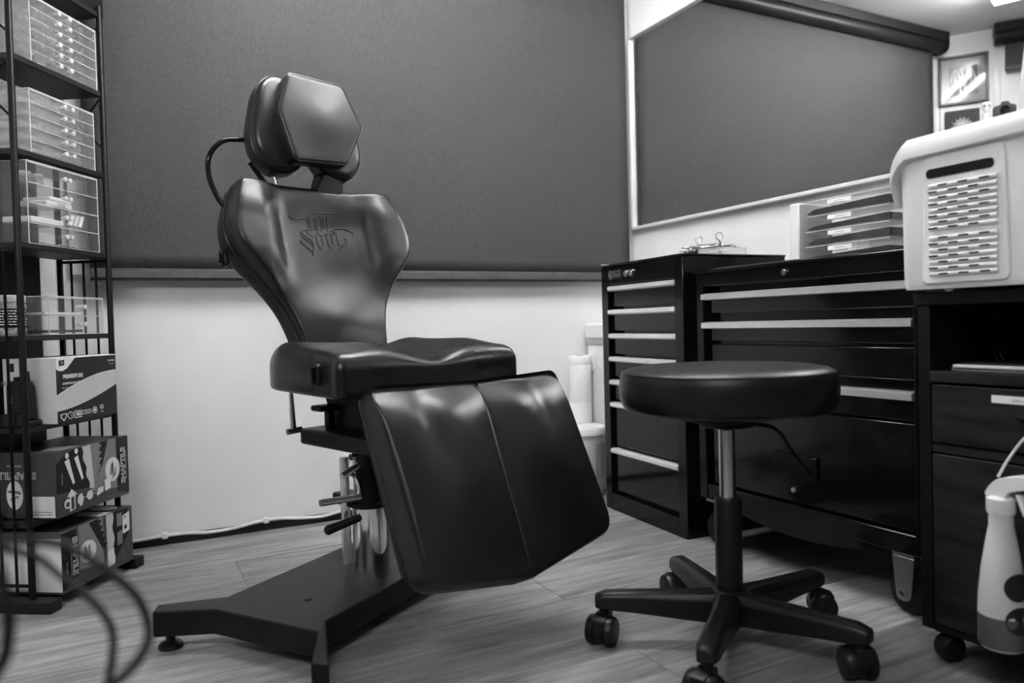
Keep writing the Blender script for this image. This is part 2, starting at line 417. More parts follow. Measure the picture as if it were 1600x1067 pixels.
# ------------------------------------------------------------------ mirror on the right wall
mi = thing('wall_mirror', 'wide mirror with thin white frame on the right wall above the drawer cabinets', 'mirror', (XR, 1.6, .95))
my0, my1, mz0, mz1 = .42, 2.312, .937, 1.652
def mloc(lo, hi): return MB().box((lo[0]-XR, lo[1]-1.6, lo[2]-.95), (hi[0]-XR, hi[1]-1.6, hi[2]-.95))
mloc((XR-.013, my0+.006, mz0+.006), (XR-.001, my1-.006, mz1-.006)).build('mirror_glass', M['mirror'], mi, smooth=None)
fwid = .012
mloc((XR-.024, my0, mz0), (XR-.0005, my1, mz0+fwid)).build('frame_rail', M['mirror_frame'], mi, bevel=.002)
mloc((XR-.024, my0, mz1-fwid*.6), (XR-.0005, my1, mz1)).build('frame_rail', M['mirror_frame'], mi, bevel=.002)
mloc((XR-.024, my1-fwid, mz0), (XR-.0005, my1, mz1)).build('frame_rail', M['mirror_frame'], mi, bevel=.002)
mloc((XR-.024, my0, mz0), (XR-.0005, my0+fwid, mz1)).build('frame_rail', M['mirror_frame'], mi, bevel=.002)

# ------------------------------------------------------------------ framed picture (seen in the mirror)
pc = W0+DL*.115+NW*.001
pf = thing('picture_frame', 'black framed dark print of a winged skeleton on the left wall, seen in the mirror', 'picture', (pc.x, pc.y, 1.605))
FR = (V((0, 0, 0)), DL, V((0, 0, 1)), NW)
def pbox(a0, a1, z0, z1, o0, o1): return MB().prism([(a0, z0), (a1, z0), (a1, z1), (a0, z1)], o0, o1, frame=FR)
hw, hh = .105, .236
pbox(-hw, hw, 0, hh, 0, .006).build('backing', M['art_ground'], pf)
for a0, a1, z0, z1 in ((-hw, hw, 0, .013), (-hw, hw, hh-.013, hh), (-hw, -hw+.013, 0, hh), (hw-.013, hw, 0, hh)):
    pbox(a0, a1, z0, z1, 0, .02).build('frame_rail', M['frame_black'], pf, bevel=.003)
pbox(-.060, .060, .045, .185, .006, .0075).build('print', M['art_dark'], pf)
mb = MB()
def pl2(pts, r, o=.0085): mb.tube([FR[1]*a+V((0, 0, z))+NW*o for a, z in pts], r, 5)
for s in (-1, 1):
    pl2([(s*.012, .12), (s*.022, .158), (s*.035, .172), (s*.044, .15), (s*.052, .115)], .0016)
    pl2([(s*.035, .172), (s*.034, .13), (s*.03, .105)], .0011)
    for q in range(4): pl2([(0, .135-q*.011), (s*.012, .131-q*.011), (s*.014, .124-q*.011)], .0012)
    pl2([(s*.004, .092), (s*.012, .075), (s*.010, .055)], .0015)
pl2([(0, .15), (0, .09)], .0016)
mb.lathe([(.0, -.013), (.008, -.012), (.011, -.002), (.013, .004), (.010, .011), (.0, .014)], 12, (NW*.006+V((0, 0, .163))))
mb.build('skeleton_drawing', M['ink_white'], pf, label='pale skeleton line drawing')
pbox(-hw+.012, hw-.012, .012, hh-.012, .0125, .0145).build('glass', M['glass'], pf)

# ------------------------------------------------------------------ the leather chair
CA = math.radians(17); CO = V((.475, 1.63, 0))
ch = thing('client_chair', 'black leather client chair with hexagon headrest, raised leg rest and steel floor base', 'chair', CO, CA)
Rinv = Matrix.Rotation(-CA, 3, 'Z')
def wl(x, y, z): return Rinv @ (V((x, y, z))-CO)      # room point -> chair coordinates
def cf(a, f, z): return V((a, -f, z))                  # (sideways, forward, height) -> chair coordinates
# base: spine plate with two splayed arms at each end
D2 = V((.81, .585, 0)).normalized(); T2 = V((D2.y, -D2.x, 0)); C0 = V((.46, 1.62, 0))
def bs(s, t, z=0): p = C0+D2*s+T2*t; return wl(p.x, p.y, z)
near = [(-.330, -.10), (-.333, .155), (-.431, .226), (-.423, .256), (-.291, .135)]
left = [(-.27, -.13), (-.356, -.222), (-.388, -.196)]
poly = near+[(-s, -t) for s, t in left]+[(-s, -t) for s, t in near]+left
mb = MB(); n = len(poly)
mb.v = [bs(s, t, .030) for s, t in poly]+[bs(s, t, .078) for s, t in poly]
mb.f = [list(range(n)), list(range(n, 2*n))]+[[i, (i+1) % n, n+(i+1) % n, n+i] for i in range(n)]; mb.mi = [0]*len(mb.f)
mb2 = MB(); mb2.v = mb.v; mb2.f = mb.f; mb2.mi = mb.mi
base = mb.build('base', M['black_metal'], ch, bevel=.003)
for s in (-1, 1):
    for t in (-1, 1):
        p = bs(s*(.355 if s == t else .412), t*(.190 if s == t else .230)); MB().lathe([(.020, 0), (.023, .003), (.021, .009), (.009, .014), (.007, .03)], 20, p).build('foot', M['chrome' if 0 else 'plastic_black'], ch)
p = bs(-.22, .03, .078); MB().lathe([(.008, 0), (.007, .002), (.0, .002)], 12, p).build('bolt', M['black_metal'], base)
# column
p = wl(.475, 1.625, 0); pc_ = V((p.x, p.y, 0))
MB().lathe([(.040, .078), (.040, .207), (.038, .209)], 36, pc_).build('column', M['chrome'], ch, smooth=30)
MB().lathe([(.043, .205), (.043, .214), (.031, .218), (.029, .40)], 32, pc_).build('pump_body', M['black_metal'], ch, smooth=30)
q = wl(.425, 1.645, 0)
MB().cyl((q.x, q.y, .078), (q.x, q.y, .315), .0105, seg=18).build('guide_rod', M['bright_steel'], ch)
MB().box((q.x-.004, q.y-.03, .205), (q.x+.045, q.y+.05, .23)).build('clamp_block', M['black_metal'], ch, bevel=.004)
MB().box((q.x+.016, q.y-.022, .17), (q.x+.024, q.y-.006, .33)).build('lever_plate', M['bright_steel'], ch, bevel=.002)
lv = MB().cyl(cf(-.118, .0, .231), cf(-.035, .02, .232), .0078, seg=16).build('lever', M['bright_steel'], ch)
MB().cyl(cf(-.122, .0, .231), cf(-.117, .0, .231), .0074, .0074, seg=16).build('end_cap', M['satin_chrome'], lv)
hd = MB().cyl(cf(-.107, .0, .170), cf(-.02, .02, .190), .0105, .0075, seg=18).build('pedal', M['rubber'], ch)
MB().lathe([(.0, 0), (.008, .001), (.0105, .005)], 16, cf(-.112, 0, .169), axis=V((1, 0, .15))).build('end_cap', M['plastic_black'], hd)
MB().cyl(cf(-.074, .01, .282), cf(-.03, .01, .30), .008, .007, seg=16).build('valve_knob', M['bright_steel'], ch)
MB().tube(chain([cf(-.055, .01, .285), cf(-.043, .012, .275), cf(-.036, .014, .255), cf(-.036, .014, .225)]), .0045, 10).build('pipe', M['chrome'], ch)
MB().cyl(cf(-.045, .0, .318), cf(-.02, .0, .318), .008, seg=16).build('pivot_pin', M['chrome'], ch)
# under-seat frame
MB().box(cf(-.165, .26, .362), cf(.12, .0, .395)).build('seat_frame', M['black_metal'], ch, bevel=.006)
MB().prism([(.03, .39), (.20, .39), (.20, .485), (-.01, .485)], -.105, .09, frame=(V((0, 0, 0)), V((0, -1, 0)), V((0, 0, 1)), V((1, 0, 0)))).build('seat_bracket', M['black_metal'], ch, bevel=.003)
MB().box(cf(-.128, .055, .395), cf(-.112, .035, .43)).box(cf(-.15, .06, .43), cf(-.10, .02, .442)).build('lock_knob', M['plastic_black'], ch, bevel=.004)
rd = MB().cyl(cf(-.181, -.0, .392), cf(-.181, -.0, .48), .0042, seg=12).build('gas_strut', M['bright_steel'], ch)
MB().cyl(cf(-.181, -.0, .480), cf(-.1755, -.0, .396), .0035, seg=12).build('cable', M['rubber'], rd)
MB().cyl(cf(-.192, .0, .390), cf(-.160, .0, .392), .0062, seg=12).build('pivot_pin', M['satin_chrome'], rd)
# seat
sw = -.022
so = [(-.222, .285), (-.205, .10), (-.185, -.03), (-.155, -.105), (.155, -.105), (.185, -.03), (.205, .10), (.222, .285)]
so = rounded(so, [.02, .15, .1, .05, .05, .1, .15, .02], 6)
def seat_b(a, f):
    q = abs(a)
    v = .020*math.exp(-((q-.13)/.062)**2)*smoothstep(-.12, .10, f)*smoothstep(.31, .20, f)
    v += .014*math.exp(-((q-.155)/.05)**2)*math.exp(-((f+.02)/.07)**2)
    v -= .016*math.exp(-(a/.05)**2)*smoothstep(.0, .2, f)
    v -= .010*smoothstep(.0, .25, .25-f)*math.exp(-(a/.12)**2)
    return v
frs = (cf(sw, 0, .475), V((1, 0, 0)), V((0, -1, 0)), V((0, 0, 1)))
seat = cushion(so, (0, .09), .078, .0, .030, seat_b, frs, rings=18, n=140, rb=.008).build('seat', M['leather'], ch, smooth=80)
# latch on the seat's side
la = MB().prism(rounded([(.0, -.02), (.026, -.02), (.026, .02), (.0, .02)], .008, 4), 0, .008, frame=(cf(-.243, .205, .517), V((0, -1, 0)).lerp(V((.12, 0, 0)), .0), V((0, 0, 1)), V((-1, .12, 0)).normalized())).build('latch', M['plastic_black'], seat, bevel=.002)
MB().prism(rounded([(.012, -.016), (.021, -.016), (.021, .016), (.012, .016)], .004, 4), .008, .014, frame=(cf(-.243, .205, .517), V((0, -1, 0)), V((0, 0, 1)), V((-1, .12, 0)).normalized())).build('latch_tongue', M['gloss_black'], la, bevel=.002)
# backrest
ba = math.atan2(.125, .376)                     # lean
BO = cf(.000, -.078, .54); BB = V((0, math.sin(ba), math.cos(ba))); BN = V((0, -math.cos(ba), math.sin(ba))); BA = V((1, 0, 0))
kz = 1/math.cos(ba)
prof = [(.0, .106), (.05, .113), (.105, .130), (.16, .166), (.205, .206), (.245, .230), (.285, .233), (.33, .220), (.366, .205), (.388, .196)]
right = [(w_, z*kz) for z, w_ in prof]; bo = [(-a, z) for a, z in right[::1]][::-1]
bo = rounded(right+bo, [.012, .05, .08, .12, .12, .06, .06, .06, .01, .012]+[.012, .01, .06, .06, .06, .12, .12, .08, .05, .012], 4)
BC = (0, .235)
def back_b(a, z):
    q = abs(a)
    wing = .026*smoothstep(.085, .165, q)*smoothstep(.12, .24, z)*(1-.35*smoothstep(.33, .40, z))
    top = .004*smoothstep(.31, .37, z)
    dip = -.010*math.exp(-(a/.09)**2)*smoothstep(.05, .2, z)*smoothstep(.40, .30, z)
    lum = .014*math.exp(-((z-.07)/.07)**2)*math.exp(-(a/.10)**2)
    crease = -.004*math.exp(-((q-.112)/.010)**2)*smoothstep(.18, .24, z)*smoothstep(.36, .30, z)
    return wing+top+dip+lum+crease
frb = (BO, BA, BB, BN)
back = cushion(bo, BC, .020, .050, .013, back_b, frb, rings=22, n=180, rb=.010).build('backrest', M['leather_soft'], ch, smooth=80)
outline_tube(bo, -.002, .0018, frb, BC, -.0006).build('piping', M['piping'], back)
def bsurf(a, z, d=.0): return BO+BA*a+BB*z+BN*(.020+back_b(a, z)+d)
LOGO = [[(-0.092,0.853),(-0.087,0.85),(-0.08,0.848),(-0.068,0.848),(-0.055,0.851),(-0.041,0.858),(-0.027,0.864),(-0.017,0.866),(-0.001,0.866),(0.014,0.868),(0.027,0.868),(0.034,0.866)],[(-0.037,0.852),(-0.036,0.838),(-0.035,0.825)],[(-0.043,0.853),(-0.042,0.838),(-0.042,0.824)],[(-0.048,0.824),(-0.043,0.824)],[(-0.037,0.82),(-0.034,0.823)],[(-0.028,0.851),(-0.016,0.86),(-0.006,0.855)],[(-0.019,0.853),(-0.019,0.844),(-0.014,0.843),(-0.019,0.843),(-0.02,0.826)],[(-0.007,0.854),(-0.007,0.83)],[(-0.026,0.85),(-0.026,0.827)],[(-0.03,0.827),(-0.025,0.827)],[(-0.021,0.821),(-0.017,0.825)],[(-0.01,0.826),(-0.005,0.829)],[(0.0,0.861),(0.0,0.833)],[(0.009,0.861),(0.009,0.833)],[(0.007,0.827),(0.01,0.831)],[(-0.003,0.833),(0.001,0.833)],[(-0.068,0.819),(-0.053,0.825),(-0.05,0.819),(-0.044,0.814),(-0.037,0.813)],[(-0.068,0.816),(-0.067,0.81),(-0.061,0.804),(-0.05,0.797),(-0.043,0.791),(-0.04,0.784),(-0.041,0.779)],[(-0.062,0.817),(-0.06,0.812),(-0.051,0.806),(-0.042,0.8),(-0.039,0.794),(-0.039,0.79)],[(-0.069,0.8),(-0.072,0.798),(-0.07,0.793),(-0.061,0.785),(-0.049,0.777),(-0.046,0.774),(-0.046,0.764)],[(-0.044,0.774),(-0.04,0.778)],[(-0.035,0.808),(-0.024,0.817),(-0.012,0.814)],[(-0.027,0.812),(-0.026,0.787),(-0.022,0.785),(-0.017,0.786)],[(-0.013,0.811),(-0.013,0.791)],[(-0.022,0.78),(-0.012,0.788)],[(-0.007,0.814),(-0.002,0.819),(0.003,0.815)],[(0.001,0.813),(0.002,0.791),(0.007,0.789)],[(0.014,0.82),(0.014,0.794)],[(0.005,0.784),(0.016,0.792)],[(0.003,0.819),(0.013,0.826),(0.024,0.831),(0.037,0.834),(0.052,0.834),(0.065,0.829),(0.072,0.824),(0.074,0.82),(0.07,0.816)],[(0.02,0.819),(0.023,0.825),(0.029,0.82)],[(0.028,0.818),(0.029,0.792)],[(0.029,0.792),(0.042,0.796),(0.05,0.802),(0.05,0.806),(0.046,0.81)],[(0.023,0.778),(0.028,0.785),(0.04,0.79),(0.049,0.797),(0.052,0.802)]]
mb = MB()
for st in LOGO:
    P = [bsurf(a+.006, (z-.54)*kz, .0008) for a, z in st]
    mb.tube(chain(P, 4) if len(P) > 2 else P, .0011, 5)
mb.build('embossed_lettering', M['deboss'], back, label='TAT SOUL embossed in blackletter with long flourishes')
la = MB().prism(rounded([(-.011, -.02), (.011, -.02), (.011, .02), (-.011, .02)], .006, 4), 0, .010, frame=(BO+BA*-.230+BB*.235+BN*-.02, BN, BB, -BA)).build('latch', M['plastic_black'], back, bevel=.002)
MB().box((-.246, -.006, 0), (-.236, .006, .028)).build('latch_tongue', M['gloss_black'], la, bevel=.002).location = BO+BB*.222+BN*-.022
# headrest: face cradle (horseshoe) with hexagon pad in front
HA = BA; hb = math.radians(11); HB = V((0, math.sin(hb), math.cos(hb))); HN = V((0, -math.cos(hb), math.sin(hb)))
HO = cf(.010, -.175, 1.085)
def hs(a, b, nrm=0): return HO+HA*a+HB*b+HN*nrm
for s, nm in ((-1, 'left'), (1, 'right')):
    lobe = [(.004*s, .100), (.080*s, .122), (.122*s, .085), (.154*s, -.03), (.149*s, -.085), (.108*s, -.128), (.052*s, -.118), (.022*s, -.085), (.024*s, -.02)]
    if s > 0: lobe = [(a-.022, b) for a, b in lobe]
    if s > 0: lobe = lobe[::-1]
    lobe = rounded(lobe, [.02, .03, .06, .05, .05, .04, .03, .03, .03] if s < 0 else [.03, .03, .03, .04, .05, .05, .06, .03, .02], 5)
    lf = (HO-HN*.045+HA*(-.012), HA, HB, HN)
    cc = (.078*s-(.022 if s > 0 else 0), -.02)
    lb = lambda a, b: .010*math.exp(-((a-cc[0])/.06)**2-((b+.02)/.09)**2)
    cr = cushion(lobe, cc, .030, .030, .018, lb, lf, rings=10, n=100, rb=.012).build('cradle_pad', M['leather'], ch, smooth=80)
    outline_tube(lobe, .012, .0016, lf, cc, .0004, n=100).build('piping', M['piping'], cr)
hexa = rounded([(-.083, .101), (.060, .098), (.102, -.006), (.044, -.106), (-.094, -.112), (-.120, .002)], [.010]*6, 4)
hfr = (HO+HN*.0, HA, HB, HN)
def hex_b(a, b): return .006*math.exp(-(a/.07)**2-(b/.06)**2)+.006*smoothstep(.05, .10, abs(a))*0
hx = cushion(hexa, (-.01, 0), .026, .012, .008, hex_b, hfr, rings=12, n=120, rb=.006).build('headrest_pad', M['leather_soft'], ch, smooth=80)
outline_tube(hexa, .022, .0022, hfr, (-.01, 0), .0012).build('piping', M['piping'], hx)
# headrest fittings
MB().prism(rounded([(-.035, -.03), (.032, -.03), (.038, -.005), (.02, .02), (-.02, .02)], .008, 4), -.02, .025, frame=(cf(.035, -.205, .950), V((1, 0, 0)), V((0, 0, 1)), V((0, -1, 0)))).build('headrest_bracket', M['plastic_black'], ch, bevel=.004)
MB().cyl(cf(.03, -.225, .86), cf(.03, -.225, 1.0), .012, seg=14).build('headrest_post', M['black_metal'], ch)
MB().cyl(cf(-.088, -.20, .90), cf(-.098, -.215, 1.0), .0045, seg=12).build('headrest_post', M['chrome'], ch, label='slim chrome headrest rod')
MB().tube(chain([cf(-.085, -.235, .915), cf(-.12, -.235, .96), cf(-.14, -.235, .985)]), .006, 10).build('support_strut', M['black_metal'], ch)
MB().tube(chain([cf(-.150, -.235, 1.035), cf(-.200, -.235, 1.025), cf(-.232, -.235, .99), cf(-.236, -.235, .945), cf(-.222, -.225, .895), cf(-.20, -.21, .86)]), .0058, 12).build('handle_bar', M['gloss_black'], ch)
# leg rest
LO = cf(-.022+.022, .362, .488); LT = cf(0, .500, .186)
LB = (LO-LT).normalized(); LA = V((1, 0, 0)); LN = LA.cross(LB).normalized(); LL = (LO-LT).length
if LN.y > 0: LN = -LN
lf = (LO, LA, LB, LN)
MB().prism(rounded([(-.222, -LL+.02), (.222, -LL+.02), (.215, -.01), (-.215, -.01)], .03, 5), -.068, -.045, frame=lf).build('leg_rest_board', M['plastic_black'], ch)
for s in (-1, 1):
    o = [(-s*.003+.006, .006), (s*.228, .014), (s*.228, -LL+.004), (-.018-s*.003, -LL-.032)]
    rr = [.004, .020, .035, .004]
    if s > 0: o = o[::-1]; rr = rr[::-1]
    o = rounded(o, rr, 6)
    cc = (s*.113, -LL*.5)
    def lb(a, b, s=s):
        q = a*s
        return .019*math.sin(PI*min(1, max(0, q/.236)))*math.sin(PI*min(1, max(0, -b/LL)))+.004*math.exp(-((q-.08)/.04)**2-((b+.06)/.05)**2)-.004*math.exp(-((q-.14)/.02)**2-((b+.07)/.07)**2)-.015*max(0., 1+b/.07)**2
    c_ = cushion(o, cc, .012, .052, .010, lb, lf, rings=16, n=120, rb=.012).build('leg_cushion', M['leather_soft'], ch, smooth=80)
MB().box(cf(-.06, .40, .40), cf(.06, .20, .425)).build('leg_rest_hinge', M['black_metal'], ch, bevel=.003)

# ------------------------------------------------------------------ rolling stool
SC = V((.972, 1.038, 0))
st = thing('rolling_stool', 'round black padded stool on five castors in front of the drawer cabinets', 'stool', SC)
se = MB().lathe([(.0, .428), (.160, .432), (.174, .434), (.185, .440), (.190, .450), (.1925, .468), (.1915, .488), (.189, .499), (.1865, .5035), (.184, .5055), (.176, .5095), (.16, .5125), (.12, .515), (.06, .516), (.0, .516)], 72).build('seat', M['vinyl'], st, smooth=60)
P = [V((.1875*math.cos(2*PI*k/72), .1875*math.sin(2*PI*k/72), .5028)) for k in range(74)]
MB().tube(P, .0013, 6, caps=False).build('seam', M['piping'], se)
MB().box((-.075, -.06, .414), (.075, .06, .428)).box((-.035, -.035, .40), (.035, .035, .416)).build('seat_plate', M['black_metal'], st, bevel=.004)
MB().lathe([(.0145, .26), (.0145, .405)], 24).build('gas_cylinder', M['satin_chrome'], st)
MB().lathe([(.020, .09), (.024, .10), (.0245, .265), (.022, .272), (.015, .274)], 28).build('sleeve', M['plastic_black'], st)
MB().tube(chain([V((.02, -.02, .408)), V((.075, -.045, .395)), V((.115, -.05, .345)), V((.15, -.055, .305))]), .004, 8).build('height_lever', M['black_metal'], st)
MB().lathe([(.0, .048), (.036, .05), (.042, .065), (.040, .092), (.030, .102), (.022, .106)], 28).build('hub', M['plastic_black'], st)
def leg_mesh():
    mb = MB(); secs = [(.02, .046, .102, .026), (.08, .050, .100, .021), (.17, .060, .0985, .0185), (.225, .065, .097, .0185), (.246, .067, .090, .014)]
    rows = []
    for x, z0, z1, h in secs:
        row = []
        for ang, fx, fz in ((0, -1, 0), (0, -1, .75), (0, -.6, 1), (0, .6, 1), (0, 1, .75), (0, 1, 0)): row.append((x, fx*h, z0+(z1-z0)*fz))
        rows.append(row)
    k = 6
    for r_ in rows: mb.v += [V(p) for p in r_]
    for i in range(len(rows)-1):
        for j in range(k): mb.f.append([i*k+j, i*k+(j+1) % k, (i+1)*k+(j+1) % k, (i+1)*k+j])
    mb.f.append(list(range(k))); mb.f.append([(len(rows)-1)*k+j for j in range(k)]); mb.mi = [0]*len(mb.f)
    return mb.mesh('leg', M['plastic_black'], 50)
lgm = leg_mesh()
cst = MB().cyl((0, 0, .05), (0, 0, .074), .0085, seg=12).lathe([(.0, -.008), (.024, -.008), (.024, .008), (.0, .008)], 24, (.014, 0, .028), axis=V((0, 1, 0))).prism(rounded([(-.012, .03), (.034, .03), (.036, .05), (.012, .058), (-.010, .058)], .006, 3), -.012, .012, frame=(V((0, 0, 0)), V((1, 0, 0)), V((0, 0, 1)), V((0, 1, 0)))).mesh('castor', M['plastic_black'], 40)
whm = MB().lathe([(.0, -.009), (.022, -.009), (.0268, -.005), (.0268, .005), (.024, .009), (.012, .0105), (.0, .0105)], 28, axis=V((0, 1, 0))).mesh('wheel', M['plastic_black'], 40)
casts = [-40, 80, 215, 200, 60]
for k in range(5):
    a = math.radians(2+72*k)
    lg = part('leg', lgm, st, rot=(0, 0, a))
    md = lg.modifiers.new('bevel', 'BEVEL'); md.width = .005; md.segments = 3; md.limit_method = 'ANGLE'
    ca = math.radians(casts[k])
    c = part('castor', cst, st, (.229*math.cos(a), .229*math.sin(a), 0), (0, 0, ca))
    for s in (-1, 1):
        part('wheel', whm, c, (.014, s*.0165, .0270), (0, 0, 0 if s > 0 else PI))

# ------------------------------------------------------------------ narrow seven-drawer cabinet
p0 = V((1.3675, 2.012, 0)); p1 = V((1.341, 1.587, 0)); U = (p1-p0).normalized(); NF = V((U.y, -U.x, 0))   # U along the front towards the camera, NF outwards
if NF.x > 0: NF = -NF
sg = thing('drawer_cabinet', 'tall narrow black steel cabinet of seven drawers with pale edge handles', 'cabinet', p0)
SW = (p1-p0).length; SH = .770
fr = (V((0, 0, 0)), U, V((0, 0, 1)), NF)
def sbox(a0, a1, z0, z1, n0, n1, mb=None): return (mb or MB()).prism([(a0, z0), (a1, z0), (a1, z1), (a0, z1)], n0, n1, frame=fr)
mb = MB(); m_ = .036
sbox(0, m_, 0, SH, -.36, 0, mb); sbox(SW-m_, SW, 0, SH, -.36, 0, mb); sbox(m_, SW-m_, 0, .052, -.36, 0, mb); sbox(m_, SW-m_, .712, SH, -.36, 0, mb); sbox(m_, SW-m_, .05, .715, -.36, -.030, mb)
cs = mb.build('case', M['gloss_black'], sg, bevel=.002)
sbox(-.002, SW+.002, SH, SH+.006, -.362, .004).build('lid', M['gloss_black'], sg, bevel=.002)
sbox(-.002, .012, SH+.006, SH+.010, -.36, .0).build('lid_edge', M['alu'], sg)
zs = [.706, .632, .557, .484, .411, .340, .194, .050]
for i in range(7):
    zt, zb = zs[i], zs[i+1]
    d = sbox(m_+.014, SW-m_-.003, zb+.012, zt-.012, -.028, -.012).build('drawer', M['drawer_black'], sg, bevel=.002)
    hm = MB(); hm.prism([(-.028, zt-.014), (-.004, zt-.014), (.002, zt-.010), (.002, zt), (-.004, zt+.002), (-.028, zt+.002)], m_+.002, SW-m_-.002, frame=(V((0, 0, 0)), NF, V((0, 0, 1)), U))
    hm.build('handle', M['pale_handle'], d, label='pale aluminium edge handle')
for a in (.150, .180):
    lk = MB().cyl(U*a+V((0, 0, .742))-NF*.002, U*a+V((0, 0, .742))+NF*.006, .0125, .0115, seg=20).build('lock', M['chrome'], sg)
    MB().cyl(U*a+V((0, 0, .742))+NF*.005, U*a+V((0, 0, .742))+NF*.008, .007, .006, seg=14).build('key_barrel', M['satin_chrome'], lk)
bd = sbox(.045, .125, .728, .757, -.001, .0015).build('badge', M['card_black'], sg)
me = text_mesh('SGS', .028, (U*.098+V((0, 0, .7435))+NF*.0015, U, V((0, 0, 1)), NF), M['ink_grey'], xs=.9); part('lettering', me, bd, label='SGS in pale letters')
ring = MB().tube([U*(.062+.010*math.cos(t*PI/8))+V((0, 0, .7425+.012*math.sin(t*PI/8)))+NF*.002 for t in range(17)], .0012, 5, caps=False)
ring.tube([U*(.062+.005*math.cos(t*PI/4+1))+V((0, 0, .7425+.006*math.sin(t*PI/4+1)))+NF*.002 for t in range(7)], .0012, 5).build('emblem', M['ink_grey'], bd)

# ------------------------------------------------------------------ wide drawer cabinet on castors
wc = thing('drawer_cabinet', 'wide black steel drawer cabinet with long aluminium handles behind the stool', 'cabinet', (1.352, 1.25, 0))
FX = 1.352
def wbox(x0, x1, y0, y1, z0, z1, mb=None): return (mb or MB()).box((x0-1.352, y0-1.25, z0), (x1-1.352, y1-1.25, z1))
Y0, Y1 = .905, 1.548
mb = MB()
wbox(FX, 1.715, Y1-.028, Y1, .125, .722, mb); wbox(FX, 1.715, Y0, Y0+.028, .125, .722, mb); wbox(FX, 1.715, Y0+.028, Y1-.028, .682, .722, mb)
wbox(FX+.002, 1.715, Y0+.028, Y1-.028, .125, .165, mb); wbox(FX+.030, 1.715, Y0+.028, Y1-.028, .16, .69, mb)
mb.build('case', M['gloss_black'], wc, bevel=.003)
MB().prism([(-.006, .718), (.36, .718), (.36, .728), (.004, .728), (-.006, .723)], Y0-.003-1.25, Y1+.003-1.25, frame=(V((0, 0, 0)), V((1, 0, 0)), V((0, 0, 1)), V((0, 1, 0)))).build('lid', M['gloss_black'], wc, bevel=.0015)
dz = [(.612, .678, True), (.540, .604, True), (.468, .532, False), (.388, .460, True), (.170, .382, False)]
for z0, z1, h in dz:
    d = wbox(FX+.012, FX+.030, Y0+.030, Y1-.044, z0, z1-.016 if h else z1).build('drawer', M['drawer_black'], wc, bevel=.002)
    if h:
        zt = z1-.018
        hm = MB().prism([(.028, zt-.014), (.004, zt-.014), (-.004, zt-.012), (-.004, zt+.001), (.004, zt+.004), (.028, zt+.004)], Y0+.03-1.25, Y1-.022-1.25, frame=(V((0, 0, 0)), V((1, 0, 0)), V((0, 0, 1)), V((0, 1, 0))))
        hm.build('handle', M['alu'], d, label='long brushed aluminium edge handle')
def lockat(y, z, par, x=FX):
    lk = MB().cyl((x-1.352-.006, y-1.25, z), (x-1.352+.004, y-1.25, z), .0085, .0095, seg=18).build('lock', M['chrome'], par)
    MB().cyl((x-1.352-.009, y-1.25, z), (x-1.352-.005, y-1.25, z), .0045, .0055, seg=14).build('key_barrel', M['satin_chrome'], lk)
lockat(1.243, .701, wc, FX); lockat(1.237, .200, wc, FX+.012)
pt = wbox(FX+.004, FX+.012, 1.17, 1.30, .232, .282).build('recess_pull', M['gloss_black'], wc, bevel=.003)
mb = MB(); nb = 12
arc = [(Y0+.06+(Y1-Y0-.12)*k/nb, .125-.035*math.sin(PI*k/nb)) for k in range(nb+1)]
poly = [(Y0+.05, .135)]+arc[:]+[(Y1-.05, .135)]
mb.prism([(y-1.25, z) for y, z in poly], .004, .010, frame=(V((0, 0, 0)), V((0, 1, 0)), V((0, 0, 1)), V((1, 0, 0)))); mb.build('apron', M['gloss_black'], wc)
for y, x in ((.962, 1.385), (1.503, 1.385), (.962, 1.67), (1.503, 1.67)):
    c = MB().box((x-1.352-.03, y-1.25-.024, .118), (x-1.352+.03, y-1.25+.024, .125)).build('castor', M['dull_steel'], wc, label='steel castor')
    if y < 1.2: MB().prism(rounded([(-.024, .118), (.024, .118), (.015, .030), (-.015, .030)], [.004, .004, .014, .014], 4), -.031, -.027, frame=(V((x-1.352, y-1.25, 0)), V((0, 1, 0)), V((0, 0, 1)), V((1, 0, 0)))).build('bracket', M['dull_steel'], c, bevel=.001)
    if y < 1.2: MB().cyl((x-1.352-.037, y-1.25, .045), (x-1.352-.030, y-1.25, .045), .006, seg=10).build('bolt', M['chrome'], c)
    MB().lathe([(.0, -.012), (.042, -.012), (.045, -.008), (.045, .008), (.042, .012), (.0, .012)], 28, (x-1.352, y-1.25, .045), axis=V((1, 0, 0))).build('wheel', M['rubber'], c)

# ------------------------------------------------------------------ dark wood cabinet at the right
dk = thing('storage_cabinet', 'dark wood cabinet with open niche and drawer at the right edge, under the white basket', 'cabinet', (1.22, .40, 0))
KX, KY1, KY0, KX1 = 1.22, .832, .18, 1.66
def kb(x0, x1, y0, y1, z0, z1, mb=None): return (mb or MB()).box((x0-1.22, y0-.40, z0), (x1-1.22, y1-.40, z1))
kb(KX-.004, KX1, KY0-.01, KY1+.006, .612, .634).build('top', M['black_frame'], dk, bevel=.002)
kb(KX, KX1, KY1-.020, KY1, .055, .612).build('side_panel', M['black_frame'], dk, bevel=.001)
kb(KX, KX1, KY0, KY0+.02, .055, .612).build('side_panel', M['black_frame'], dk, bevel=.001)
kb(KX1-.015, KX1-.001, KY0+.02, KY1-.02, .055, .612).build('back_panel', M['black_frame'], dk)
kb(KX, KX1-.015, KY0+.02, KY1-.02, .482, .500).build('shelf', M['dark_wood'], dk, bevel=.001)
kb(KX+.003, KX1-.015, KY0+.02, KY1-.02, .362, .376).build('rail', M['dark_wood'], dk, bevel=.001)
kb(KX+.003, KX1-.015, KY0+.02, KY1-.02, .055, .066).build('bottom_panel', M['black_frame'], dk)
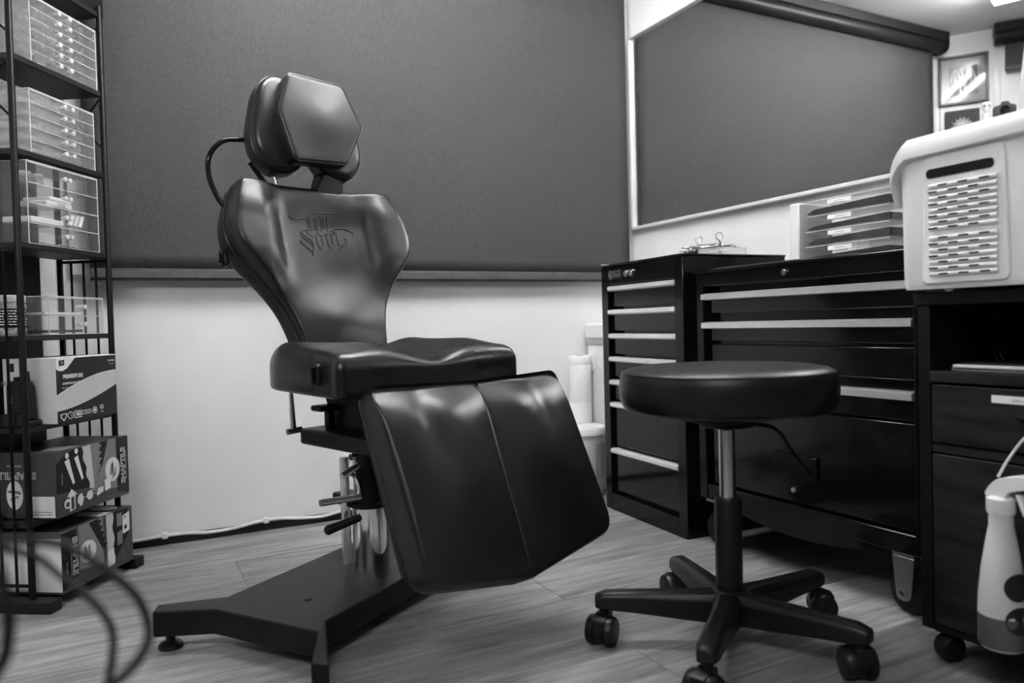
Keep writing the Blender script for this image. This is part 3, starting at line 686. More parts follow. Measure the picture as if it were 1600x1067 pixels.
dr = kb(KX, KX+.018, KY0+.023, KY1-.023, .379, .477).build('drawer', M['dark_wood'], dk, bevel=.0015)
kb(KX-.010, KX+.0, .50, .67, .432, .436).build('handle', M['black_metal'], dr, bevel=.001)
lb_ = kb(KX-.0015, KX, .48, .709, .4545, .4665).build('paper_label', M['paper'], dr, label='white strip label with faint grey lettering')
mb = MB(); rnd = random.Random(5); y = .678
while y > .60:
    wd = .002+.0025*rnd.random(); hh = .0025+.002*rnd.random(); mb.box((KX-.0018-1.22, y-wd-.40, .4575), (KX-.0014-1.22, y-.40, .4575+hh)); y -= wd+.0012
mb.build('faint_print', M['ink_faint'], lb_)
do = kb(KX, KX+.018, KY0+.023, KY1-.023, .068, .359).build('door', M['dark_wood'], dk, bevel=.0015)
kb(KX-.02, KX, .60, .615, .26, .34).build('handle', M['black_metal'], do, bevel=.002)
for x, y in ((1.255, .80), (1.255, .22), (1.62, .80), (1.62, .22)):
    c = MB().box((x-1.22-.02, y-.4-.018, .048), (x-1.22+.02, y-.4+.018, .055)).cyl((x-1.22, y-.4, .03), (x-1.22, y-.4, .05), .008, seg=10).build('castor', M['black_metal'], dk)
    MB().lathe([(.0, -.014), (.020, -.014), (.0235, -.009), (.0235, .009), (.020, .014), (.0, .014)], 22, (x-1.22-.008, y-.4, .0235), axis=V((.3, 1, 0))).build('wheel', M['rubber'], c)
# things in its niche
ph = thing('pencil_holder', 'black perforated mesh pen pot inside the niche of the dark cabinet', 'holder', (1.395, .762, .5003))
mb = MB(); pr = .042
for k in range(20):
    for z in range(9):
        a = 2*PI*(k+.5*(z % 2))/20; p = V((pr*math.cos(a), pr*math.sin(a), .008+z*.0105))
        q = V((pr*math.cos(a+PI/20), pr*math.sin(a+PI/20), .008+(z+1)*.0105)); q2 = V((pr*math.cos(a-PI/20), pr*math.sin(a-PI/20), .008+(z+1)*.0105))
        mb.tube([p, q], .0012, 4); mb.tube([p, q2], .0012, 4)
mb.build('mesh_wall', M['plastic_black'], ph, kind='stuff')
MB().lathe([(.0, 0), (pr, 0), (pr+.001, .008), (pr-.002, .008), (pr-.003, .003), (.0, .003)], 28).build('bottom', M['plastic_black'], ph)
P = [V((pr*math.cos(2*PI*k/28), pr*math.sin(2*PI*k/28), .104)) for k in range(30)]
MB().tube(P, .002, 6, caps=False).build('rim', M['plastic_black'], ph)
for i, (z, x0, y0, y1, t, c) in enumerate(((.5, 1.245, .50, .790, .006, 'paper_grey'), (.506, 1.24, .52, .785, .005, 'paper'), (.511, 1.25, .51, .78, .003, 'card_dark'))):
    o = MB().box((0, 0, 0), (.10, y1-y0, t)).build('notebook', M[c], bevel=.001); o.location = (x0, y0, z+.0002)
    tag(o, ['grey booklet lying at the bottom of the stack in the dark cabinet niche', 'white paper pad in the middle of the stack in the dark cabinet niche', 'thin dark folder on top of the stack in the dark cabinet niche'][i], 'booklet', 'papers in the cabinet niche')

# ------------------------------------------------------------------ white basket
bk = thing('storage_basket', 'large white plastic basket with handle slot and vent slits on the dark cabinet', 'basket', (1.2, .66, .6345))
zb, zt_ = .004, .262
def basket():
    mb = MB(); rows = []
    # (z, inset of the outline)
    def outl(dx, dy0, r):
        return rounded([(-.012-dx, -.28-dy0), (.26+dx, -.28-dy0), (.26+dx, .158+dy0), (-.012-dx, .158+dy0)], r, 7)
    spec = [(zb, -.004, .020, .012), (zb+.01, .0, .024, .02), (.16, .0, .030, .03), (.226, .0, .034, .035), (.232, .012, .046, .04), (.258, .014, .05, .045), (.263, .010, .046, .045), (.262, .004, .040, .04), (.25, -.004, .030, .03), (.16, -.005, .024, .026), (zb+.012, -.006, .016, .014)]
    n = 0
    for z, dx, dy, r in spec:
        o = outl(dx, dy, r); n = len(o)
        for a, b in o:
            e = min(1., max(0., (.158+.05-b)/.080)); kk = .22+.78*math.sqrt(1-(1-e)**2)
            mb.v.append(V((a, b, z if z <= .12 else .12+(z-.12)*kk)))
    for i in range(len(spec)-1):
        for k in range(n): mb.f.append([i*n+k, i*n+(k+1) % n, (i+1)*n+(k+1) % n, (i+1)*n+k])
    mb.f.append(list(range(n))); mb.f.append([(len(spec)-1)*n+k for k in range(n)]); mb.mi = [0]*len(mb.f)
    return mb
basket().build('body', M['white_plastic'], bk, smooth=50)
def by(y): return y-.66
FXB = -.0135
fb = (V((FXB, 0, 0)), V((0, 1, 0)), V((0, 0, 1)), V((-1, 0, 0)))
# raised surround of the vent panel
for (y0, y1) in ((.660, .800), (.458, .598)):
    pn = MB().prism(rounded([(by(y0), .012), (by(y1), .012), (by(y1-.006), .222), (by(y0+.006), .222)], .012, 5), -.004, .0014, frame=fb).build('vent_panel', M['white_plastic'], bk, bevel=.002)
    mbr = MB(); zz = []
    for k in range(15):
        z = .0275+k*.0098+(.006 if k > 6 else 0); zz.append(z)
        mbr.tube([V((FXB-.0035, by(y0+.016), z)), V((FXB-.0035, by(y1-.016), z))], .0036, 8)
    mbr.build('rib', M['white_plastic'], pn, kind='stuff')
    ms = MB().box((-.0072, -.0075, -.0012), (0, .0075, .0012)).mesh('vent_slit', M['recess_shade'], None)  # solid dark block, its colour stands for shade in the slit
    for k in range(15):
        for j in range(3):
            y = y0+.034+j*.033+(.0165 if k % 2 else 0)
            if y < y1-.016: part('vent_slit', ms, pn, (FXB-.0006, by(y), zz[k]))
    hs_ = MB().prism(rounded([(by(y0+.022), -.0075), (by(y1-.010), -.0075), (by(y1-.010), .0075), (by(y0+.022), .0075)], .0072, 5), 0, .0030, frame=(V((FXB, 0, .192)), V((0, 1, 0)), V((0, 0, 1)), V((-1, 0, 0)))).build('handle_slot', M['recess_shade'], pn)  # dark plate painted as the shade of the hand opening
for x, y in ((.02, .115), (.02, -.2), (.23, .115), (.23, -.2)): MB().lathe([(.006, -.0003), (.010, .006)], 12, (x, y, 0)).build('foot', M['white_plastic'], bk)
ld = thing('white_board', 'tall white plastic board standing upright inside the white basket', 'board', (1.30, .645, .65))
MB().prism(rounded([(-.16, 0), (.095, 0), (.048, .46), (-.16, .46)], .02, 5), -.004, .004, frame=(V((0, 0, 0)), V((0, 1, 0)), V((.02, 0, 1)).normalized(), V((-1, 0, .02)))).build('panel', M['white_plastic'], ld, bevel=.002)
MB().prism(rounded([(-.16, .04), (.075, .04), (.030, .44), (-.16, .44)], .02, 5), .004, .008, frame=(V((0, 0, 0)), V((0, 1, 0)), V((.02, 0, 1)).normalized(), V((-1, 0, .02)))).build('raised_panel', M['bucket_plastic'], ld, bevel=.002)

# ------------------------------------------------------------------ spray bottle hanging from the drawer handle
BX, BY_ = 1.166, .666
sp = thing('spray_bottle', 'white trigger spray bottle with dark round prints hanging in front of the dark cabinet', 'bottle', (BX, BY_, .092))
bt = MB().lathe([(.0, 0), (.028, 0), (.032, .006), (.032, .05), (.031, .08), (.027, .12), (.020, .165), (.0165, .185), (.0165, .205)], 32).build('bottle', M['bottle_plastic'], sp)
MB().lathe([(.0315, .004), (.0326, .008), (.0326, .050), (.0318, .051)], 32).build('liquid_band', M['liquid'], bt)
hd = MB().lathe([(.0185, .203), (.0195, .206), (.0195, .226), (.014, .230)], 24).build('collar', M['white_plastic'], sp)
frt = (V((0, 0, 0)), V((0, 1, 0)), V((0, 0, 1)), V((1, 0, 0)))
MB().prism(rounded([(.014, .224), (.017, .236), (.002, .256), (-.034, .266), (-.044, .262), (-.044, .246), (-.016, .238), (-.012, .226), (.010, .226)], [.004, .006, .014, .008, .006, .006, .008, .004, .004], 4), -.012, .012, frame=frt).build('spray_head', M['white_plastic'], sp, bevel=.003)
MB().prism([(-.022, .236), (-.030, .236), (-.040, .205), (-.034, .204)], -.006, .006, frame=frt).build('trigger', M['white_plastic'], sp, bevel=.002)
MB().cyl((0, .012, .232), (0, .020, .228), .0062, .0052, seg=14).build('nozzle', M['white_plastic'], sp)
def disc(r, c, name):
    cth = math.atan2(c[1], c[0]); mb = MB(); n_ = 28; R0 = .0330
    ps = []
    for k in range(n_):
        a = r*math.cos(2*PI*k/n_); z = c[2]+r*math.sin(2*PI*k/n_); th = cth+a/R0; ps.append(V((R0*math.cos(th), R0*math.sin(th), z)))
    mb.v = ps+[V((R0*math.cos(cth)*1.01, R0*math.sin(cth)*1.01, c[2]))]; mb.f = [[k, (k+1) % n_, n_] for k in range(n_)]; mb.mi = [0]*n_
    return mb.build(name, M['ink_black'], bt)
disc(.021, (-.34, -.94, .100), 'printed_disc'); disc(.021, (-.30, -.95, .050), 'printed_disc')
cw = MB().tube(chain([V((BX, BY_+.004, .349)), V((BX+.008, BY_-.006, .375)), V((BX+.022, BY_-.026, .412)), V((1.204, .606, .4380)), V((1.2055, .575, .4425))]), .0021, 8).build('cord', M['cable_white'])
tag(cw, 'thin pale cord looping from the drawer handle down to the spray bottle', 'cord')

# ------------------------------------------------------------------ things on the cabinets
to = thing('drawer_organizer', 'clear four-drawer desktop organiser with label strips on the wide cabinet under the mirror', 'organizer', (1.50, 1.20, .7285))
def dorg(root, w, d, h, n, face, wall=.002, side=None):
    # local: x = depth away from the viewer, y = along front
    mb = MB()
    mb.box((0, -w/2, 0), (d, w/2, wall)); mb.box((0, -w/2, h-wall), (d, w/2, h)); mb.box((0, -w/2, 0), (d, -w/2+wall, h)); mb.box((0, w/2-wall, 0), (d, w/2, h)); mb.box((d-wall, -w/2, 0), (d, w/2, h))
    return mb.build('case', face, root)
ow, od, oh = .245, .20, .150
dorg(to, ow, od, oh, 4, M['acrylic'], .003)
for k in range(4):
    z = .004+k*.0365
    d = MB().box((-.004, -ow/2+.006, z), (-.001, ow/2-.006, z+.0335)).box((-.001, -ow/2+.006, z), (od-.01, ow/2-.006, z+.002)).build('drawer', M['acrylic'], to)
    MB().box((-.001, -ow/2+.008, z+.0335), (.0, ow/2-.008, z+.0355)).build('edge', M['acrylic_edge'], d)
    MB().prism([(-ow/2+.016, z+.004), (ow/2-.012, z+.004), (ow/2-.008, z+.006), (ow/2-.03, z+.011+.004*(k % 2)), (-ow/2+.016, z+.019+.003*(k % 2))], -.14, -.006, frame=(V((0, 0, 0)), V((0, 1, 0)), V((0, 0, 1)), V((-1, 0, 0)))).build('contents', M['card_black'], d, label='dark sachets inside the drawer')
    MB().box((-.0055, -.02, z+.021), (-.0042, .045, z+.031)).build('paper_label', M['paper'], d)
    me = text_mesh(['Cartridges', 'Needles', 'Grips', 'Wipes'][k] if 0 else '~~~~', .012, (V((-.0056, .012, z+.026)), V((0, -1, 0)), V((0, 0, 1)), V((-1, 0, 0))), M['ink_grey']); part('lettering', me, d)
    MB().tube(chain([V((-.006, -.010, z+.020)), V((-.018, .0, z+.019)), V((-.018, .02, z+.019)), V((-.006, .03, z+.020))]), .0025, 7).build('knob', M['acrylic_edge'], d)
wb = MB().box((0, 0, 0), (.12, .030, .150)).build('storage_box', M['white_plastic'], bevel=.004); wb.location = (1.492, 1.327, .7285)
tag(wb, 'narrow white box standing left of the clear four-drawer organiser', 'box')
o2 = thing('drawer_organizer', 'small clear box with vials beside the four-drawer organiser, half behind the basket', 'organizer', (1.53, 1.035, .7285))
dorg(o2, .06, .15, .11, 2, M['acrylic'], .002)
for k in range(3): MB().cyl((.03, -.018+.018*k, .012), (.03, -.018+.018*k, .085), .007, seg=12).build('vial', M['white_plastic' if k != 1 else 'satin_chrome'], o2)
# instruments lying on the narrow cabinet
ZS = SH+.0064
tr = thing('instrument_tray', 'clear acrylic tray under the steel piercing tools on the narrow cabinet', 'tray', (1.53, 1.638, ZS))
MB().box((-.05, -.044, 0), (.05, .044, .003)).box((-.05, -.044, 0), (-.048, .044, .022)).box((.048, -.044, 0), (.05, .044, .022)).box((-.05, .042, 0), (.05, .044, .022)).box((-.05, -.044, 0), (.05, -.042, .022)).build('case', M['acrylic_milky'], tr)
t2 = MB().box((-.045, -.048, 0), (.045, .048, .018)).build('instrument_box', M['plastic_black'], bevel=.002); t2.location = (1.53, 1.735, ZS); tag(t2, 'small dark box under the left half of the steel tool pile', 'box')
GT = 'steel clamping tools on the narrow cabinet'
def forceps(label, loc, rz, pitch=0., openang=.1, L=1.):
    t = thing('forceps', label, 'tool', loc, 0, GT); t.rotation_euler = Euler((0, pitch, rz))
    for s in (-1, 1):
        a = s*openang
        def r2(x, y): return V((x*math.cos(a)-y*math.sin(a), x*math.sin(a)+y*math.cos(a), s*.0012))
        MB().tube([r2(-.05*L, 0), r2(-.02, -s*.002), r2(0, 0), r2(.034, s*.004), r2(.052, s*.005)], [.0012, .0022, .003, .0022, .002], 7).build('arm', M['dull_steel'], t)
        P = [r2(.062+.0105*math.cos(q*PI/9), s*.007+.0105*math.sin(q*PI/9)) for q in range(20)]
        MB().tube(P, .0017, 6, caps=False).build('finger_ring', M['dull_steel'], t)
    MB().cyl((0, 0, -.004), (0, 0, .004), .0032, seg=10).build('pivot_pin', M['chrome'], t)
def ring_clamp(label, loc, tilt):
    # clamp held upright: its front ring shows full face, its legs cross below
    t = thing('forceps', label, 'tool', loc, math.radians(-42), GT)
    for s in (-1, 1):
        P = [V((.0095*math.cos(q*PI/10)+tilt*.003, s*.005, .0205+.0105*math.sin(q*PI/10))) for q in range(22)]
        MB().tube(P, .0011, 6, caps=False).build('finger_ring', M['dull_steel'], t)
        MB().tube([V((tilt*.004, s*.005, .0105)), V((0, s*.002, .002)), V((s*.006, -s*.002, -.008)), V((s*.013, -s*.003, -.016))], [.0017, .0022, .0019, .0012], 7).build('arm', M['dull_steel'], t)
    MB().cyl((0, -.005, .001), (0, .005, .001), .003, seg=10).build('pivot_pin', M['chrome'], t)
ring_clamp('steel clamp with one ring raised at the left of the tool pile', (1.52, 1.727, ZS+.036), 1)
ring_clamp('steel clamp with one ring raised at the right of the tool pile', (1.52, 1.633, ZS+.036), -1)
forceps('steel clamp lying flat on top of the middle of the tool pile', (1.53, 1.715, ZS+.037), 1.66, .02, .06)
forceps('steel clamp lying low with its jaws past the left end of the pile', (1.53, 1.765, ZS+.024), -1.66, -.10, .05)
forceps('steel clamp lying flat on the clear tray with jaws pointing right', (1.53, 1.642, ZS+.0275), 1.45, -.03, .09)
forceps('steel clamp crossing the pile between the two raised rings', (1.53, 1.685, ZS+.031), -1.2, .06, .09)
forceps('steel clamp lying behind the others with rings at the left end', (1.56, 1.75, ZS+.028), 1.9, .0, .07, .9)

# ------------------------------------------------------------------ white bins by the back wall
bn = thing('lidded_bucket', 'white lidded plastic bucket with a printed label on the floor by the narrow cabinet', 'bucket', (1.40, 2.20, 0))
MB().lathe([(.0, 0), (.064, 0), (.068, .006), (.080, .21), (.082, .225)], 36).build('bucket', M['bucket_plastic'], bn)
MB().lathe([(.084, .212), (.0865, .215), (.0865, .232), (.083, .238), (.072, .238), (.068, .233), (.0, .236)], 36).build('lid', M['white_plastic'], bn)
mb = MB()
for i in range(8):
    a0 = -1.55+i*.09; a1 = a0+.09
    q = [V((.0795*math.cos(a0)*.98, .0795*math.sin(a0)*.98, .07)), V((.0795*math.cos(a1)*.98, .0795*math.sin(a1)*.98, .07)), V((.0815*math.cos(a1), .0815*math.sin(a1), .185)), V((.0815*math.cos(a0), .0815*math.sin(a0), .185))]
    mb.add(q, [(0, 1, 2, 3)])
mb.build('paper_label', M['paper_grey'], bn, label='grey printed label')
ro = thing('paper_roll', 'white paper towel roll standing upright on the lidded bucket', 'roll', (1.455, 2.290, .2385))
MB().lathe([(.012, .0), (.039, .0), (.040, .003), (.040, .070), (.0392, .072), (.040, .074), (.040, .205), (.0392, .207), (.040, .209), (.040, .236), (.038, .239), (.012, .239)], 36).build('roll', M['paper'], ro)
MB().lathe([(.010, .0), (.012, .240), (.009, .240)], 16).build('core', M['card_mid'], ro)
tb = thing('pedal_bin', 'tall white bin with grey rim and hanging liner beside the narrow cabinet', 'bin', (1.602, 2.225, 0))
MB().prism(rounded([(-.10, -.10), (.10, -.10), (.10, .10), (-.10, .10)], .03, 5), 0, .53).build('body', M['bucket_plastic'], tb, bevel=.004)
MB().prism(rounded([(-.106, -.106), (.106, -.106), (.106, .106), (-.106, .106)], .03, 5), .515, .535).build('rim', M['paper_grey'], tb, bevel=.003)
MB().prism(rounded([(-.105, -.105), (.105, -.105), (.105, .105), (-.105, .105)], .03, 5), .535, .592).build('lid', M['white_plastic'], tb, bevel=.008, seg=3)
mb = MB(); nn = 40
for j in range(5):
    for k in range(nn):
        a = 2*PI*k/nn; c_, s_ = math.cos(a), math.sin(a); m1 = max(abs(c_), abs(s_)); rr = (.103+.004*math.sin(k*2.3)*j/4+.003*(j > 0))/m1*.97+.001
        rr = min(rr, .128); z = .518-j*.024-(.02*math.sin(k*.9) if j == 4 else 0)
        mb.v.append(V((rr*c_, rr*s_, z)))
for j in range(4):
    for k in range(nn): mb.f.append([j*nn+k, j*nn+(k+1) % nn, (j+1)*nn+(k+1) % nn, (j+1)*nn+k]); mb.mi.append(0)
mb.build('bin_liner', M['white_plastic'], tb, smooth=60)

# ------------------------------------------------------------------ the rack in the left corner
RN = V((-.194, 1.931, 0)); RU = V((math.sin(math.radians(34)), math.cos(math.radians(34)), 0)); RV = V((-RU.y, RU.x, 0))
RW, RD, RH = .300, .135, 1.43
RZ = math.atan2(RU.y, RU.x)                     # local x = along the open front, local y = towards the wall
rk = thing('shelf_rack', 'tall black steel rack of seven shelves with barred ends in the left corner', 'rack', RN, RZ)
def rp(u, v, z): return RN+RU*u+RV*v+V((0, 0, z))
pm = MB().lathe([(.0, 0), (.0072, 0), (.0072, RH-.004), (.005, RH), (.0, RH)], 16).mesh('post', M['rack_metal'], 40)
for u_ in (0, RW):
    for v_ in (0, RD): part('post', pm, rk, (u_, v_, 0))
shz = [.185, .393, .594, .797, 1.000, 1.204, 1.405]
shm = MB().box((.004, .006, -.005), (RW-.004, RD-.004, .007)).box((.0, .0, -.004), (RW, .008, .0075)).mesh('shelf', M['shelf'], 30)
for z in shz: part('shelf', shm, rk, (0, 0, z))
bm_ = MB().cyl((0, 0, 0), (0, 0, .75), .0030, seg=8).mesh('bar', M['rack_metal'], 40)
bm2 = MB().cyl((0, 0, 0), (0, 0, .78), .0030, seg=8).mesh('bar', M['rack_metal'], 40)
for u_ in (0, RW):
    for k in range(1, 4): part('bar', bm_, rk, (u_, RD*k/4+.002, .035))
    MB().cyl((u_, 0, .055), (u_, RD, .055), .004, seg=8).build('rail', M['rack_metal'], rk)
    MB().cyl((u_, 0, .786), (u_, RD, .786), .004, seg=8).build('rail', M['rack_metal'], rk)
    for z in (1.07, 1.25):
        MB().cyl((u_, .002, z), (u_, RD-.002, z+.13), .0026, seg=6).build('brace', M['rack_metal'], rk)
        MB().cyl((u_+.0001, .002, z+.13), (u_+.0001, RD-.002, z), .0026, seg=6).build('brace', M['rack_metal'], rk)
for u_ in (0, RW): MB().box((u_-.018, -.055, .0), (u_+.018, RD+.02, .026)).build('foot_runner', M['shelf'], rk, bevel=.002)

def face_art(root, frame, items, name='printed_artwork', label=None):
    # items: (material key, polygon in face units); frame = (O, A, B, N) with A, B carrying the face size
    O, A, B, N = frame; mats = []; mb = MB()
    for lv_, (k, pts) in enumerate(items):
        if k not in mats: mats.append(k)
        d = .0002+.00012*lv_; n_ = len(pts)
        mb.add([O+A*x+B*y+N*d for x, y in pts], [list(range(n_))], mats.index(k))
    o = mb.build(name, [M[k] for k in mats], root, smooth=None)
    if label: o['label'] = label
    return o
def ell(cx, cy, rx, ry, n=28): return [(cx+rx*math.cos(2*PI*k/n), cy+ry*math.sin(2*PI*k/n)) for k in range(n)]
def face_text(root, txt, size, frame, x, y, mk, up_=0, xs=1., mirror=False, label=None, off=0., lift=.003):
    O, A, B, N = frame; a, b = A.normalized(), B.normalized(); c, s = math.cos(up_), math.sin(up_)
    me = text_mesh(txt, size, (O+A*x+B*y, a*c+b*s, b*c-a*s, N), M[mk], depth=lift, xs=xs, off=off)
    return part('lettering', me, root, label=label)
def carton(name, label, u0, u1, v0, v1, z0, h, mk, group=None):
    # box standing in the rack: root empty at its base; local axes are the rack's
    t = thing(name, label, 'box', rp((u0+u1)/2, (v0+v1)/2, z0), RZ, group)
    w_, d_ = u1-u0, v1-v0
    b = MB().box((-w_/2, -d_/2, .0002), (w_/2, d_/2, h)).build('carton', M[mk], t, bevel=.0012)
    ff = (V((-w_/2, -d_/2, 0)), V((w_, 0, 0)), V((0, 0, h)), V((0, -1, 0)))      # front (printed) face
    fl_ = (V((-w_/2, d_/2, 0)), V((0, -d_, 0)), V((0, 0, h)), V((-1, 0, 0)))     # near end face
    ft = (V((-w_/2, -d_/2, h)), V((w_, 0, 0)), V((0, d_, 0)), V((0, 0, 1)))      # top
    return t, b, ff, fl_, ft
# dressing box
t, b, ff, fe, ft = carton('dressing_box', 'white and dark adhesive dressing box on the rack shelf above the upper patterned carton', .059, .268, -.030, .10, .4003, .149, 'card_white')
curve = [(k/20, .43+.31*math.sin(k/20*PI/2)**.9) for k in range(21)]
curve2 = [(k/20, .19+.31*(k/20)**1.6) for k in range(21)]
top = [(0, .98), (.0, .82)]+[(.03+.27*k/10, .82-.02*math.sin(k/10*PI*.5)+.16*(k/10)**2.4) for k in range(11)]
face_art(b, ff, [('card_dark', [(.0, 0), (1, 0), (1, .985), (0, .985)]), ('card_pale', curve+curve2[::-1]), ('paper', [(0, .47-.03), (.0, .42)]+curve+[(1, .70)]+[(x, y-.014) for x, y in curve[::-1]]),
                 ('paper', [(0, 1.0), (0, .83), (.04, .80), (.10, .795), (.17, .83), (.24, .91), (.31, 1.0)]), ('card_dark', [(.045, .87), (.13, .88), (.13, .965), (.045, .955)]), ('ink_grey', [(.075, .90), (.11, .90), (.11, .945), (.075, .94)]),
                 ('ink_white', [(.04, .14), (.14, .15), (.135, .09), (.09, .03), (.045, .09)]), ('card_dark', [(.055, .13), (.125, .137), (.12, .09), (.09, .055), (.06, .09)]),
                 ('ink_white', ell(.195, .105, .047, .055)), ('card_dark', ell(.195, .105, .038, .044)), ('ink_white', [(.252, .05), (.372, .05), (.372, .16), (.252, .16)]), ('card_dark', [(.262, .062), (.362, .062), (.362, .148), (.262, .148)]),
                 ('ink_white', [(.385, .085), (.53, .085), (.53, .15), (.385, .15)]), ('card_dark', [(.391, .094), (.524, .094), (.524, .141), (.391, .141)]),
                 ('ink_white', ell(.59, .125, .04, .055)), ('card_dark', ell(.59, .125, .03, .042)), ('ink_white', ell(.59, .125, .018, .025))], label='white swoosh on dark print')
face_text(b, 'PREMIERPORE', .0130, ff, .245, .705, 'ink_white', 0, .82, off=.0004, label='PREMIERPORE')
face_text(b, 'ADHESIVE ISLAND DRESSING', .0068, ff, .245, .60, 'ink_white', 0, .80, off=.0002)
face_text(b, '10 x 10 cm', .0062, ff, .12, .535, 'ink_white', 0, .8)
face_text(b, 'MD', .012, ff, .312, .105, 'ink_white', 0, .9, off=.0004)
face_text(b, 'STERILE EO', .0055, ff, .458, .118, 'ink_white', 0, .8)
face_text(b, 'CE', .013, ff, .70, .155, 'ink_white', 0, .9, off=.0003)
face_text(b, '2797', .005, ff, .705, .08, 'ink_white')
face_text(b, 'PZ 1010A', .0056, ff, .90, .90, 'ink_white', off=.0002)
face_text(b, '10 x 100', .0045, ff, .90, .845, 'ink_white')
face_text(b, '2', .008, ff, .195, .105, 'ink_white')
face_art(b, fe, [('ink_black', [(.14, .80), (.22, .80), (.22, .93), (.14, .93)])], 'printed_emblem')
face_text(b, 'PREMIERPORE', .016, fe, .28, .62, 'ink_grey', 0, .8)
face_text(b, 'ADHESIVE', .008, fe, .22, .47, 'ink_grey')

def saw(x0, y0, x1, y1, n, d):
    P = []
    for k in range(n+1):
        t = k/n; P.append((x0+(x1-x0)*t, y0+(y1-y0)*t))
        if k < n: t = (k+.5)/n; P.append((x0+(x1-x0)*t+d, y0+(y1-y0)*t+.02))
    return P
def wave(x0, y0, x1, y1, n, d): return [(x0+(x1-x0)*k/n+d*math.sin(k/n*PI*5), y0+(y1-y0)*k/n) for k in range(n+1)]
# upper patterned carton
t, b, ff, fe, ft = carton('glove_carton', 'upper patterned carton on the rack with two pale sticks and upside-down end print', .033, .287, -.041, .128, .1932, .148, 'card_mid')
wv = wave(.42, .33, .33, .99, 24, .012)
face_art(b, ff, [('card_light', [(.44, .24), (.83, .17), (.83, 1), (.44, 1)]), ('card_black', [(0, .37), (.42, .33)]+wv+[(.28, .99), (.15, .96), (.0, .82)]), ('card_pale', wv+[(.45, 1.0), (.49, .29), (.42, .31)]),
                 ('card_dark', [(.535, .42), (.70, 1.0), (.60, 1.0)]+saw(.56, .98, .56, .55, 4, .05)), ('card_dark', [(.82, .10), (1, .03), (1, 1), (.82, 1)]),
                 ('ink_white', ell(.755, .50, .11, .20)), ('card_light', [(.71, .42), (.73, .60), (.77, .58), (.76, .40)]), ('card_light', [(.73, .33), (.80, .40), (.80, .56), (.77, .44)]), ('card_mid', ell(.755, .53, .012, .1)),
                 ('ink_white', [(.10, .83), (.16, .86), (.225, .47), (.20, .45)]), ('ink_white', [(.225, .85), (.275, .88), (.34, .50), (.315, .48)]), ('ink_white', ell(.135, .91, .022, .045)), ('ink_white', ell(.255, .95, .022, .045)),
                 ('ink_white', [(.145, .05), (.22, .07), (.22, .29), (.25, .28), (.175, .39), (.115, .28), (.145, .28)]), ('card_mid', [(.165, .07), (.205, .08), (.205, .27), (.165, .26)]), ('ink_white', ell(.12, .18, .045, .075)), ('card_mid', ell(.12, .17, .025, .04)),
                 ('ink_white', ell(.285, .185, .042, .08)), ('ink_white', [(.27, .08), (.31, .09), (.31, .28), (.27, .27)]), ('ink_white', ell(.41, .205, .045, .075)), ('ink_white', [(.51, .15), (.60, .19), (.60, .28), (.53, .27), (.50, .20)]), ('ink_white', [(.34, .19), (.36, .19), (.36, .205), (.34, .205)]), ('ink_white', [(.465, .20), (.485, .20), (.485, .215), (.465, .215)]),
                 ('ink_white', [(.62, .18), (.705, .21), (.705, .38), (.725, .42), (.69, .40), (.62, .37)])], label='sawtooth and stick print in greys')
face_text(b, 'SNAPTILE', .0225, ff, .905, .52, 'ink_white', PI/2, .93, off=.0012, label='SNAPTILE in outlined capitals')
face_text(b, 'SNAPTILE', .0225, ff, .905, .52, 'card_dark', PI/2, .93, off=-.0003, lift=.0042)
face_text(b, 'BIODEGRADABLE NITRILE GLOVES', .0052, ff, .948, .52, 'ink_white', PI/2, .9)
face_text(b, 'size medium', .0045, ff, .985, .60, 'ink_white', PI/2, .9)
face_text(b, 'easy to open', .0055, ff, .055, .58, 'ink_white', PI/2, .9)
face_art(b, fe, [('card_dark', [(0, 0), (.3, 0), (0, .25)]), ('ink_white', [(.62, .02), (.97, .02), (.97, .34), (.62, .34)]), ('ink_white', ell(.40, .36, .12, .22)), ('card_light', [(.32, .44), (.48, .42), (.48, .38), (.32, .40)]), ('ink_black', [(.30, .42), (.5, .39), (.5, .375), (.30, .405)]), ('card_light', [(.34, .27), (.46, .33), (.46, .36), (.34, .31)]), ('ink_grey', [(.66, .10), (.93, .10), (.93, .11), (.66, .11)]), ('ink_grey', [(.66, .06), (.93, .06), (.93, .07), (.66, .07)]), ('ink_white', [(.05, .08), (.20, .06), (.20, .26), (.13, .26), (.10, .32), (.10, .25)])], label='grey end print with white circle and label')
face_text(b, 'SNAPTILE', .021, fe, .45, .66, 'ink_white', PI, 1.05, off=.0012, label='SNAPTILE printed upside down')
face_text(b, 'SNAPTILE', .021, fe, .45, .66, 'card_dark', PI, 1.05, off=-.0003, lift=.0042)
face_text(b, 'nitrile gloves', .007, fe, .42, .80, 'ink_white', PI)
face_art(b, ft, [('card_dark', [(.05, .05), (.95, .05), (.95, .95), (.05, .95)]), ('card_light', [(.10, .05), (.38, .05), (.3, .4), (.08, .3)])], 'printed_flap')
